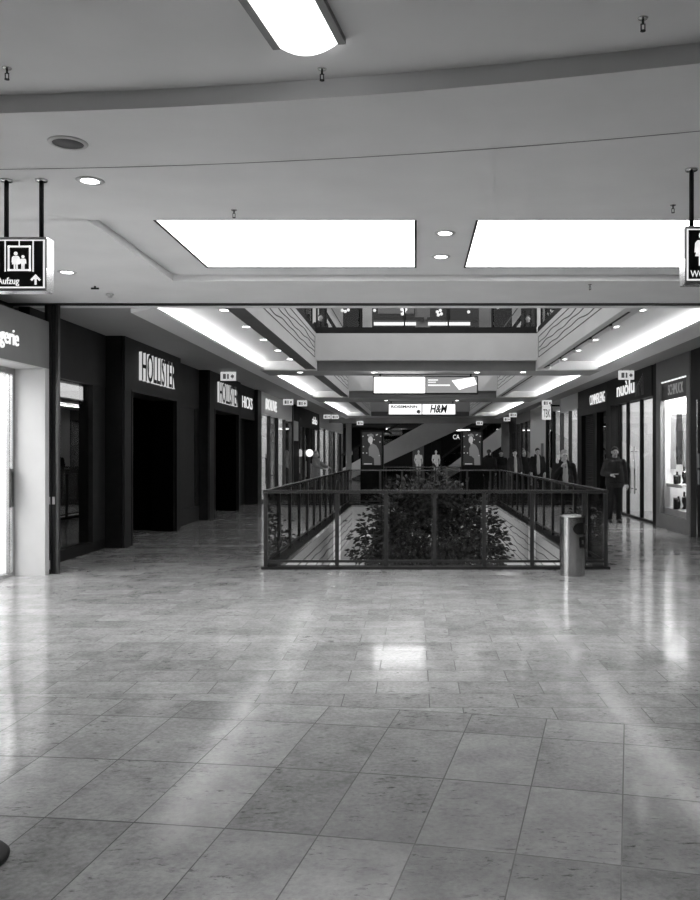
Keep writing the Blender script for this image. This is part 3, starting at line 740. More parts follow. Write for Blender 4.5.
# bright column shop and further
glass_shop('right', 27.65, 30.9, 'bright shopfront of tall pale panes beyond the roller shutter on the right', 3.05, 2, 'white', gm='glass', wall='white', lampm='shoplamp_mid', nm='pale pane shop on the right')
glass_shop('right', 30.95, 34.4, 'tall glazed shopfront with black posts beside the white poster wall', 3.2, 2, 'lgrey', gm='glass', post='black', wall='lgrey', lampm='shoplamp_mid', dark_door=(1,), nm='black post shop on the right')
t = thing('wall_panel', 'plain pale wall panel behind the blade sign on the right', 'wall panel', (XR, 36.5, 0))
MB().box(XR, XR + .2, 34.45, 39.0, .12, H - .004).build('panel', M['white'], t)
MB().box(XR - .01, XR + .2, 34.45, 39.0, 0, .12).build('plinth', M['dark'], t)
MB().box(XR - .02, XR, 35.0, 35.6, .6, 2.0).build('poster_strip', M['grey'], t)
t = thing('blade_sign', 'white lit blade sign sticking out from the right wall in front of the pale panel', 'shop sign', (XR - .4, 31.0, 2.9))
Yb = 31.0
MB().box(X_(542.5, Yb), X_(551, Yb), Yb, Yb + .12, Z_(419.5, Yb), Z_(406.3, Yb)).build('light_box', M['exit'], t)
MB().box(X_(551, Yb), X_(552.4, Yb), Yb - .01, Yb + .13, Z_(418, Yb), Z_(404, Yb)).build('bracket', M['black'], t)
MB().box(X_(552.4, Yb), XR, Yb + .04, Yb + .08, 3.3, 3.36).build('arm', M['black'], t)
text('sign_lettering', 'TBK', M['sign_ink'], t, (X_(543.2, Yb), Yb - .004, Z_(417.5, Yb)), X_(550.2, Yb) - X_(543.2, Yb), .3, FACE, .008)
glass_shop('right', 39.05, 44.5, 'shopfront with pale reflections farther along on the right before the dark shop', 3.1, 3, 'grey', gm='glass', wall='grey', lampm='shoplamp_low', nm='reflecting shop on the right')
glass_shop('right', 44.6, 47.4, 'dark shopfront with lit window shelves far along on the right', 2.7, 3, 'dark_panel', gm='glass', wall='dark', lampm='shoplamp_mid', dark_door=(1,), nm='dark far shop on the right')
t = thing('column', 'pale square column at the far right end of the mall', 'column', (X_(505.5, 47), 47, 0)); x = X_(505.5, 47)
MB().box(x - .2, x + .2, 47, 47.4, .1, 3.27).build('shaft', M['grey'], t); MB().box(x - .23, x + .23, 46.97, 47.43, 0, .1).build('foot', M['steel_dark'], t)
glass_shop('right', 47.6, 51.5, 'dark glazed shopfront farthest along the right wall', 2.8, 4, 'dark', gm='glass', wall='dark', lampm='shoplamp_mid', dark_door=(1, 3), nm='farthest right shop')

# ------------------------------------------------------------------ exit signs
def exit_sign(loc, label, first=[None]):
    if first[0] is not None: return dup(first[0], loc, label)
    x, y, z = loc
    t = thing('exit_sign', label, 'exit sign', loc, 'hanging exit signs')
    MB().box(x - .18, x + .18, y, y + .06, z - .24, z - .03).build('housing', M['exit'], t)
    m = MB()
    m.box(x - .12, x - .05, y - .006, y, z - .2, z - .08).box(x - .02, x + .02, y - .006, y, z - .2, z - .08).prism([(x + .06, z - .14), (x + .11, z - .08), (x + .11, z - .11), (x + .14, z - .11), (x + .14, z - .17), (x + .11, z - .17), (x + .11, z - .2)], 'y', y - .006, y)
    m.build('pictogram', M['exit_pic'], t)
    MB().box(x - .1, x - .08, y + .02, y + .04, z - .03, z).box(x + .08, x + .1, y + .02, y + .04, z - .03, z).build('bracket', M['steel'], t)
    first[0] = t; return t
for (px, Y, lab) in ((228, 20.3, 'exit sign in front of the farther dark portal on the left'), (626.5, 20.0, 'exit sign above the bright lettering of the brand shop on the right'),
                     (288, 30.6, 'exit sign beside the first bright glass shopfront on the left'), (302, 31.4, 'exit sign right of the dark pillar on the left side'),
                     (547, 31.2, 'exit sign directly above the blade sign on the right'), 
                     (327, 43.0, 'exit sign high over the long glazed left shopfront, left one of two'), (335, 43.2, 'exit sign high over the long glazed left shopfront, right one of two'),
                     (507, 46.2, 'exit sign near the far right column'), (513, 41.0, 'exit sign over the far dark shop on the right')):
    exit_sign((X_(px, Y), Y, H), lab)
for (px, py, Y, lab) in ((360, 424.5, 47.3, 'small exit sign on the far beam above the left poster totem'), (479.5, 424.5, 47.3, 'small exit sign on the far beam above the right poster totem')):
    exit_sign((X_(px, Y), Y, 3.40), lab)

# ------------------------------------------------------------------ hanging light boxes
def lightbox(label, px0, px1, py0, py1, Y, rods, left_mat, right_mat):
    x0, x1, z0, z1 = X_(px0, Y), X_(px1, Y), Z_(py1, Y), Z_(py0, Y)
    t = thing('hanging_light_box', label, 'light box', ((x0 + x1) / 2, Y + .1, z0), 'light boxes over the mall')
    MB().box(x0, x1, Y, Y + .2, z0, z1).build('housing', M['dark'], t)
    xm = (x0 + x1) / 2
    MB().box(x0 + .03, xm - .015, Y - .01, Y, z0 + .03, z1 - .03).build('left_panel', left_mat, t)
    MB().box(xm + .015, x1 - .03, Y - .01, Y, z0 + .03, z1 - .03).build('right_panel', right_mat, t)
    for r in rods: MB().tube((X_(r, Y), Y + .1, z1), (X_(r, Y), Y + .1, H - .02), .02, n=10).build('rod', M['dark'], t)
    return t, x0, x1, xm, z0, z1
Y = 20.9
t, x0, x1, xm, z0, z1 = lightbox('hanging light box, left half blank white, right half grey with a white card', 373, 478, 376, 394, Y, (380, 471), M['sign_bright'], M['sign_grey'])
m = MB(); pts = [(451.5, 380.5), (474, 376.9), (477, 384.5), (459, 390)]
m.prism([(X_(a, Y), Z_(b, Y)) for a, b in pts], 'y', Y - .014, Y - .011); m.build('printed_card', M['sign_white'], t)
m = MB()
for a, b, c, d in ((428, 379.5, 438, 380.6), (428, 381.8, 436, 382.6), (428, 384.5, 450, 386)): m.box(X_(a, Y), X_(c, Y), Y - .014, Y - .011, Z_(b, Y), Z_(d, Y))
m.build('printed_bars', M['sign_edge'], t)
Y = 32.0
t, x0, x1, xm, z0, z1 = lightbox('farther hanging light box with two white panels and dark lettering', 388, 456, 403.3, 415.2, Y, (391, 453), M['sign_white'], M['sign_white'])
text('sign_lettering', 'ROSSMANN', M['sign_ink'], t, (x0 + .12, Y - .012, z0 + .27), .98, .1, FACE, .006, .03)
text('sign_lettering', 'H&M', M['sign_ink'], t, (xm + .3, Y - .012, z0 + .09), .66, .3, FACE, .006, .03, .25)
MB().tube((xm - .13, Y - .016, z0 + .13), (xm - .13, Y - .011, z0 + .13), .075, n=20).build('round_mark', M['sign_mid'], t)
# ------------------------------------------------------------------ atrium railing
RX0, RX1, RY0, RY1 = -2.06, 2.63, 11.72, 26.3
HT = 1.09
t = thing('atrium_railing', 'steel and glass railing round the atrium opening with the tree', 'railing', ((RX0 + RX1) / 2, RY0, 0))
m = MB()
m.box(RX0 - .03, RX1 + .03, RY0 - .035, RY0 + .035, HT - .045, HT).box(RX0 - .03, RX1 + .03, RY1 - .035, RY1 + .035, HT - .045, HT)
m.box(RX0 - .035, RX0 + .035, RY0, RY1, HT - .045, HT).box(RX1 - .035, RX1 + .035, RY0, RY1, HT - .045, HT)
m.build('handrail', M['rail'], t)
m = MB()
m.box(RX0 - .05, RX1 + .05, RY0 - .06, FY0, 0, .035).box(RX0 - .05, RX1 + .05, FY1, RY1 + .06, 0, .035)
m.box(RX0 - .05, FL, RY0, RY1, -.0, .035).box(FR, RX1 + .05, RY0, RY1, 0, .035)
m.build('base_plate', M['dark'], t)
m = MB()
m.box(RX0, RX1, RY0 - .012, RY0 + .012, .09, .125).box(RX0, RX1, RY1 - .012, RY1 + .012, .09, .125)
m.box(RX0 - .012, RX0 + .012, RY0, RY1, .09, .125).box(RX1 - .012, RX1 + .012, RY0, RY1, .09, .125)
m.build('lower_rail', M['steel_dark'], t)
def post(x, y, along):
    w, d = (.026, .014) if along == 'x' else (.028, .03)
    MB().box(x - w, x + w, y - d, y + d, .03, HT - .04).build('post', M['steel_dark'], t)
def pane(x0, x1, y0, y1):
    if abs(x1 - x0) > abs(y1 - y0): MB().box(x0 + .05, x1 - .05, y0 - .005, y0 + .005, .13, HT - .05).build('glass_pane', M['rglass'], t)
    else: MB().box(x0 - .005, x0 + .005, y0 + .05, y1 - .05, .13, HT - .05).build('glass_pane', M['rglass'], t)
fx = [RX0] + [X_(p, RY0) for p in (337, 386, 434.5, 484, 532, 584)] + [RX1]
for x in fx: post(x, RY0, 'x'); post(x, RY1, 'x')
for a, b in zip(fx, fx[1:]): pane(a, b, RY0, RY0); pane(a, b, RY1, RY1)
ns = 13; sy = [RY0 + (RY1 - RY0) * i / ns for i in range(ns + 1)]
for x in (RX0, RX1):
    for y in sy[1:-1]: post(x, y, 'y')
    for a, b in zip(sy, sy[1:]): pane(x, x, a, b)
# second railing across the next opening
t = thing('bridge_railing', 'second steel and glass railing across the mall beyond the poster totems', 'railing', (.2, 31.5, 0))
MB().box(-2.0, 2.6, 31.46, 31.54, 1.05, 1.1).build('handrail', M['rail'], t)
MB().box(-2.0, 2.6, 31.45, 31.55, 0, .1).build('base_plate', M['dark'], t)
for i in range(6): MB().box(-2.0 + i * .92 - .02, -2.0 + i * .92 + .02, 31.47, 31.53, .1, 1.05).build('post', M['steel_dark'], t)
for i in range(5): MB().box(-1.96 + i * .92, -1.12 + i * .92, 31.495, 31.505, .12, 1.04).build('glass_pane', M['rglass'], t)

# ------------------------------------------------------------------ tree in the atrium
TX, TY, TB = .25, 18.2, -4.4
t = thing('indoor_tree', 'big dark leafy tree growing up through the atrium opening', 'tree', (TX, TY, TB))
m = MB(); rnd = random.Random(3)
m.lathe((TX, TY, TB), [(.75, 0), (.8, .1), (.8, .55), (.72, .6), (.68, .5), (0, .5)], 36); m.build('planter', M['lgrey'], t)
m = MB(); m.limb((TX, TY, TB + .5), (TX + .05, TY, TB + 2.4), .13, .1)
tips = []
CC = Vector((TX + .05, TY, -.66))
for k in range(26):
    a = k * 2.4; el = rnd.uniform(-.35, 1.4); R = rnd.uniform(.65, 1.0)
    tip = CC + Vector((1.5 * math.cos(a) * math.cos(el) * R, 1.5 * math.sin(a) * math.cos(el) * R, 1.62 * math.sin(el) * R))
    mid = Vector((TX, TY, TB + 2.4)).lerp(tip, .5) + Vector((0, 0, -.15))
    m.tube((TX + .05, TY, TB + 2.3), mid, .05, .03, n=7).tube(mid, tip, .03, .012, n=6); tips.append(tip)
m.build('branches', M['bark'], t)
m = MB()
def leaf(c, d, L, W):
    d = d.normalized(); side = d.cross(Vector((rnd.uniform(-1, 1), rnd.uniform(-1, 1), 1))).normalized(); up = side.cross(d)
    v = [m.bm.verts.new(p) for p in (c, c + d * L * .35 + side * W - up * .012, c + d * L - up * .03, c + d * L * .35 - side * W - up * .012, c + d * L * .5 + up * .015)]
    for q in ((0, 1, 4), (1, 2, 4), (2, 3, 4), (3, 0, 4)): m.bm.faces.new([v[i] for i in q])
clusters = list(tips)
for k in range(190):
    a = rnd.uniform(0, 2 * PI); u = rnd.uniform(-.75, 1); rr = rnd.uniform(.55, 1.0) * (1 + .16 * math.sin(3 * a + 4 * u))
    s_ = math.sqrt(max(0, 1 - u * u))
    clusters.append(CC + Vector((1.56 * rr * s_ * math.cos(a), 1.56 * rr * s_ * math.sin(a), 1.72 * rr * u)))
for c in clusters:
    for q in range(44):
        off = Vector((rnd.gauss(0, .14), rnd.gauss(0, .14), rnd.gauss(0, .12)))
        d = off + (c - CC) * .15 + Vector((rnd.uniform(-.15, .15), rnd.uniform(-.15, .15), rnd.uniform(-.2, .06)))
        leaf(c + off, d, rnd.uniform(.10, .155), rnd.uniform(.038, .06))
tag(m.build('foliage', M['leaf'], t, recalc=False), kind='stuff')

# ------------------------------------------------------------------ litter bin, stanchion
BY = 11.15; BX = X_(572.3, BY)
t = thing('litter_bin', 'round stainless steel litter bin in front of the atrium railing', 'bin', (BX, BY, 0))
R = .163
m = MB(); n = 48
def ring_wall(mm, za, zb, a0=0, a1=360, r=R):
    k = max(1, round((a1 - a0) / 360 * n))
    for i in range(k):
        p, q = math.radians(a0 + (a1 - a0) * i / k), math.radians(a0 + (a1 - a0) * (i + 1) / k)
        f = mm.bm.faces.new([mm.bm.verts.new((BX + r * math.cos(w), BY + r * math.sin(w), z)) for w, z in ((p, za), (q, za), (q, zb), (p, zb))]); f.smooth = True
ring_wall(m, .0, .545); ring_wall(m, .69, .775)
for q in range(10):
    zc = .545 + .0145 * (q + .5); tq = (zc - .6175) / .0725
    ring_wall(m, .545 + .0145 * q, .545 + .0145 * (q + 1), 10, 263 + 27 * (1 - math.sqrt(max(0, 1 - tq * tq))))
bmesh.ops.remove_doubles(m.bm, verts=m.bm.verts, dist=1e-4)
m.build('body', M['steel'], t)
MB().lathe((BX, BY, 0), [(0, .81), (.1, .80), (.168, .775), (.168, .765), (0, .765)], 48).build('domed_lid', M['steel'], t)
MB().box(BX - .1, BX + .04, BY - .02, BY + .02, .80, .812).build('lid_slot', M['black'], t)
m = MB(); ring_wall(m, .5, .72, 0, 360, R - .012); m.lathe((BX, BY, 0), [(0, .55), (R - .01, .55)], 32); m.build('inner_liner', M['black'], t)
a = math.radians(-48)
m = MB()
for i in range(6):
    p, q = math.radians(-66 + i * 7), math.radians(-66 + (i + 1) * 7)
    m.quad([(BX + (R + .006) * math.cos(w), BY + (R + .006) * math.sin(w), z) for w, z in ((p, .375), (q, .375), (q, .51), (p, .51))])
m.build('pictogram_plate', M['black'], t)
m = MB(); w = math.radians(-50); c0 = Vector((BX + (R + .009) * math.cos(w), BY + (R + .009) * math.sin(w), .44)); m.box(c0.x - .012, c0.x + .012, c0.y - .002, c0.y + .002, c0.z - .02, c0.z + .03); m.build('pictogram', M['steel'], t)
MB().lathe((BX, BY, 0), [(0, 0), (.15, 0), (.155, .012), (0, .012)], 40).build('foot_ring', M['rubber'], t)

# stanchion base at the lower left edge
sx, sy_ = -1.778, 3.32
t = thing('stanchion', 'black stanchion with a round weighted base at the lower left corner', 'stanchion', (sx, sy_, 0))
MB().lathe((sx, sy_, 0), [(0, 0), (.175, 0), (.178, .012), (.165, .026), (.06, .045), (.03, .06), (0, .06)], 48).build('base', M['black'], t)
MB().tube((sx, sy_, .05), (sx, sy_, .95), .028).build('pole', M['steel_dark'], t)
MB().lathe((sx, sy_, .95), [(.0, 0), (.036, 0), (.036, .07), (.02, .09), (0, .09)], 24).build('head', M['black'], t)

# ------------------------------------------------------------------ poster totems
def totem(px0, px1, label):
    Y = 27.0; x0, x1 = X_(px0, Y), X_(px1, Y)
    t = thing('poster_totem', label, 'advertising totem', ((x0 + x1) / 2, Y, 0), 'poster totems')
    zt = Z_(430.5, Y); zb = Z_(466, Y)
    MB().box(x0, x1, Y, Y + .35, 0, zb).build('plinth', M['black'], t)
    MB().box(x0, x1, Y, Y + .35, zb, zt).build('case', M['black'], t)
    b = MB().box(x0 + .06, x1 - .06, Y - .012, Y, zb + .03, zt - .05).build('poster', M['poster_dark'], t)
    W = x1 - x0 - .12; hh = zt - zb - .08
    def pp(u, v): return (x0 + .06 + u * W, zb + .03 + v * hh)
    m = MB(); y0 = Y - .018
    m.prism([pp(*q) for q in ((.34, .28), (.32, .5), (.42, .62), (.55, .65), (.72, .6), (.84, .48), (.93, .25), (.95, .0), (.62, .0), (.6, .2), (.45, .27))], 'y', y0, y0 + .004); m.build('poster_figure_coat', M['poster_mid'], t)
    m = MB(); m.prism([pp(.42 + .13 * math.cos(i * PI / 8), .77 + .11 * math.sin(i * PI / 8)) for i in range(16)], 'y', y0, y0 + .004)
    m.prism([pp(*q) for q in ((.4, .62), (.52, .64), (.5, .7), (.4, .7))], 'y', y0, y0 + .004)
    m.build('poster_figure_head', M['poster_light'], t)
    m = MB(); m.prism([pp(*q) for q in ((.30, .8), (.32, .93), (.45, .96), (.58, .92), (.58, .84), (.5, .88), (.38, .86))], 'y', y0 - .004, y0); m.build('poster_figure_hair', M['poster_mid'], t)
    r = random.Random(5); m = MB()
    for k in range(16):
        u, v = r.uniform(.03, .97), r.uniform(.2, .97)
        if .3 < u < .85 and v < .7: continue
        c = pp(u, v); m.prism([(c[0] + .022 * math.cos(i), c[1] + .022 * math.sin(i)) for i in (0, 1.05, 2.1, 3.14, 4.2, 5.2)], 'y', y0 - .002, y0 + .002)
    m.build('poster_light_spots', M['poster_light'], t)
    m = MB(); a_, b_ = pp(.08, .02), pp(.5, .05); m.box(a_[0], b_[0], y0, y0 + .004, a_[1], b_[1]); m.build('poster_caption_bar', M['poster_light'], t)
totem(360.5, 383.5, 'black advertising totem with a backlit poster, left end of the atrium')
totem(461.5, 483, 'black advertising totem with a backlit poster, right end of the atrium')

# ------------------------------------------------------------------ escalators and far hall
def escalator(name_label, Y, px_a, py_a, px_b, py_b, thick, light=False):
    xa, za, xb, zb = X_(px_a, Y), Z_(py_a, Y), X_(px_b, Y), Z_(py_b, Y)
    sl = (zb - za) / (xb - xa)
    xe = xa - (za - .0) / sl + .6 if False else xa
    t = thing('escalator', name_label, 'escalator', (xa, Y, 0))
    # continue the incline down to the floor and up to the storey above
    x0 = xa - za / sl; x1 = xa + (4.4 - za) / sl
    m = MB(); m.prism([(x0, 0), (x0 + .3, 0), (x1 + .8, 4.4 - .3 * sl + .8 * 0), (x1 + .8, 4.4 + thick), (x1, 4.4 + thick), (x0, thick * .6)], 'y', Y, Y + 1.5)
    m.build('truss', M['white'] if light else M['lgrey'], t)
    for yy in (Y + .1, Y + 1.3):
        MB().prism([(x0, thick * .6), (x1, 4.4 + thick), (x1, 4.4 + thick + .75), (x0, thick * .6 + .75)], 'y', yy, yy + .02).build('balustrade', M['dglass'], t)
        MB().prism([(x0 - .1, thick * .6 + .7), (x1, 4.4 + thick + .72), (x1, 4.4 + thick + .85), (x0 - .1, thick * .6 + .83)], 'y', yy - .04, yy + .06).build('handrail', M['rubber'], t)
    return t
escalator('grey escalator rising to the right behind the left poster totem', 50.0, 384, 459.5, 430, 436.5, 1.15)
escalator('pale escalator climbing to the right behind the right poster totem', 54.5, 478, 455, 500, 440, .9, True)
for px0, px1, py, lab in ((386, 407, 428.7, 'long white tube lamp in the far hall above the escalator'), (438, 470, 430, 'long white tube lamp in the far hall right of the escalator')):
    Y = 57; t = thing('linear_lamp', lab, 'tube lamp', (X_(px0, Y), Y, Z_(py, Y)))
    z = Z_(py, Y); MB().box(X_(px0, Y), X_(px1, Y), Y, Y + .12, z, z + .1).build('housing', M['lgrey'], t)
    MB().box(X_(px0, Y), X_(px1, Y), Y - .01, Y + .1, z - .05, z).build('diffuser', M['sign_bright'], t)
    MB().box(X_(px0, Y) + .2, X_(px0, Y) + .23, Y + .04, Y + .07, z + .1, 3.36).box(X_(px1, Y) - .23, X_(px1, Y) - .2, Y + .04, Y + .07, z + .1, 3.36).build('hanger', M['dark'], t)
Y = 61.5
t = thing('shopfront', 'dark shopfront across the far end with white letters and lit windows', 'shopfront', (X_(435, Y), Y, 0))
MB().box(X_(400, Y), X_(462, Y), Y, Y + .3, Z_(441, Y), 3.35).build('header', M['black'], t)
for a, b, mk in ((400, 412, 'dark'), (412.5, 424, 'grey'), (426, 431, 'dark_panel'), (431.5, 440, 'dark'), (441, 461, 'black')):
    MB().box(X_(a, Y), X_(b, Y), Y + .1, Y + .3, 0, Z_(441, Y)).build('display_window', M[mk], t)
text('sign_lettering', 'CA', M['letter'], t, (X_(453, Y), Y - .02, Z_(439.2, Y)), X_(459.5, Y) - X_(453, Y), .33, FACE, .03)
def dummy(px, Y, label):
    x = X_(px, Y); t = thing('mannequin', label, 'mannequin', (x, Y, 0), 'mannequins in the far shop window')
    MB().lathe((x, Y, 0), [(0, 0), (.2, 0), (.2, .03), (0, .03)], 20).build('stand', M['steel'], t)
    m = MB()
    m.limb((x - .09, Y, .08), (x - .1, Y, .9), .055, .09).limb((x + .09, Y, .08), (x + .1, Y, .9), .055, .09)
    m.ball((x, Y, 1.0), (.19, .13, .17)).ball((x, Y, 1.28), (.2, .13, .24)).limb((x, Y, 1.45), (x, Y, 1.58), .055, .05)
    m.limb((x - .21, Y, 1.42), (x - .27, Y, 1.1), .055, .045).limb((x + .21, Y, 1.42), (x + .27, Y, 1.1), .055, .045)
    m.limb((x - .27, Y, 1.1), (x - .2, Y - .08, .86), .042, .03).limb((x + .27, Y, 1.1), (x + .25, Y - .05, .82), .042, .03)
    m.build('figure', M['mannequin'], t); MB().ball((x, Y, 1.68), (.085, .1, .12)).build('head', M['mannequin'], t)
dummy(418.5, 61.0, 'pale mannequin in the far shop window left of the centre')
dummy(436, 61.0, 'bright white mannequin in the far shop window under the letters')

# ------------------------------------------------------------------ upper storey seen through the opening
m = MB()
for x0, x1, y0, y1 in ((-9, VL, 11.24, 50), (VR, 10, 11.24, 50), (VL, VR, 19.95, 21.4), (VL, VR, 29.7, 32.6)): m.box(x0, x1, y0, y1, 4.41, 4.44)
struct(m.build('floor_upper', M['dark'])).__setitem__('label', 'floor of the storey above')
UY = 31.5
struct(MB().box(-9, 10, UY + .3, UY + .5, 4.44, 9.5).build('wall_upper', M['grey']))
t = thing('upper_railing', 'glass railing of the upper storey along the far side of the ceiling opening', 'railing', (.27, 20.1, 4.44))
MB().box(VL, VR, 20.0, 20.2, 4.44, 4.56).build('base_plate', M['dark_panel'], t)
MB().box(VL, VR, 20.08, 20.12, 5.42, 5.47).build('handrail', M['steel'], t)
for i in range(6):
    x = VL + (VR - VL) * i / 5; MB().box(x - .02, x + .02, 20.07, 20.13, 4.56, 5.42).build('post', M['dark'], t)
for i in range(5):
    x = VL + (VR - VL) * i / 5; MB().box(x + .04, x + (VR - VL) / 5 - .04, 20.095, 20.105, 4.58, 5.42).build('glass_pane', M['glass'], t)
for sd, x, px in (('left', VL - .08, 0), ('right', VR + .08, 0)):
    t = thing('upper_railing', 'dark glass railing of the upper storey along the %s side of the ceiling opening' % sd, 'railing', (x, 15.7, 4.44))
    MB().box(x - .05, x + .05, 11.6, 20.0, 4.44, 4.56).build('base_plate', M['dark_panel'], t)
    MB().box(x - .02, x + .02, 11.6, 20.0, 5.42, 5.47).build('handrail', M['steel_dark'], t)
    for i in range(8):
        y = 11.7 + i * 1.15; MB().box(x - .02, x + .02, y - .02, y + .02, 4.56, 5.42).build('post', M['dark'], t)
        if i < 7: MB().box(x - .005, x + .005, y + .04, y + 1.11, 4.58, 5.42).build('glass_pane', M['rglass'], t)
def upanel(px0, px1, py0, py1, mk, name='wall_bay', dy=0):
    return MB().box(X_(px0, UY), X_(px1, UY), UY - dy, UY + .3, Z_(py1, UY), Z_(py0, UY)).build(name, M[mk], tu)
struct(MB().box(-9, 10, 20.5, 60, 9.0, 9.2).build('upper_light_block', M['ceil_dim']))  # unseen slab added to keep world light out of the farther openings
tu = thing('upper_shopfront', 'row of dark and pale shop bays on the storey above, seen through the ceiling opening', 'shopfront', (.3, UY, 4.44))
zb_, = (4.44,)
PB = VY - (4.44 - EYE) / UY * F
for a, b, mk in ((296, 310, 'dark'), (310, 319, 'lgrey'), (319, 327, 'dark_panel'), (327, 343, 'lgrey'), (343, 362.5, 'void'), (362.5, 372, 'lgrey'), (372, 415, 'dark'), (415, 430, 'grey'), (430, 479, 'dark'), (479, 493, 'grey'), (493, 512, 'void'), (512, 521, 'lgrey'), (521, 535, 'dark_panel'), (535, 545, 'lgrey'), (545, 575, 'dark')):
    upanel(a, b, 270, PB, mk)
for a, b in ((374, 416), (428, 470)):
    upanel(a, b, 322.5, 325.5, 'sign_white', 'light_strip', .12); upanel(a - 1, b + 8, 318.5, 321.5, 'black', 'canopy', .3)
upanel(378, 414, 308, 314, 'grey', 'sign_board', .1)
m = MB()
for (px, py) in ((402, 311), (404.5, 313), (402.5, 315.5), (406, 311), (437, 313.5), (440, 312), (438, 316.5), (441, 315.5), (343, 312), (346, 313), (349, 311.5), (375, 312), (497, 309), (468, 313.5)):
    m.ball((X_(px, UY), UY - .35, Z_(py, UY)), .06, seg=8)
m.build('small_lamps', M['sign_edge'], tu)
for (xa, ya, xb, yb, lab) in ((321, 306, 336, 331, 'dark escalator on the storey above at the left end'), (530, 306, 512, 331, 'dark escalator on the storey above at the right end')):
    Ye = 29.6; t = thing('upper_escalator', lab, 'escalator', (X_(xb, Ye), Ye, 4.44))
    A_, B_ = Vector((X_(xa, Ye), 0, Z_(ya, Ye))), Vector((X_(xb, Ye), 0, Z_(yb, Ye))); d = (B_ - A_); k = (4.44 - A_.z) / d.z
    B_ = A_ + d * k; A_ = A_ - d * .8
    MB().prism([(A_.x, A_.z - .14), (B_.x, B_.z), (B_.x + .12 * (1 if xb > xa else -1), B_.z), (A_.x, A_.z + .1)], 'y', Ye, Ye + 1.0).build('truss', M['black'], t)
    MB().prism([(A_.x, A_.z + .5), (B_.x, B_.z + .5), (B_.x, B_.z + .56), (A_.x, A_.z + .56)], 'y', Ye + .05, Ye + .12).build('handrail', M['steel_dark'], t)

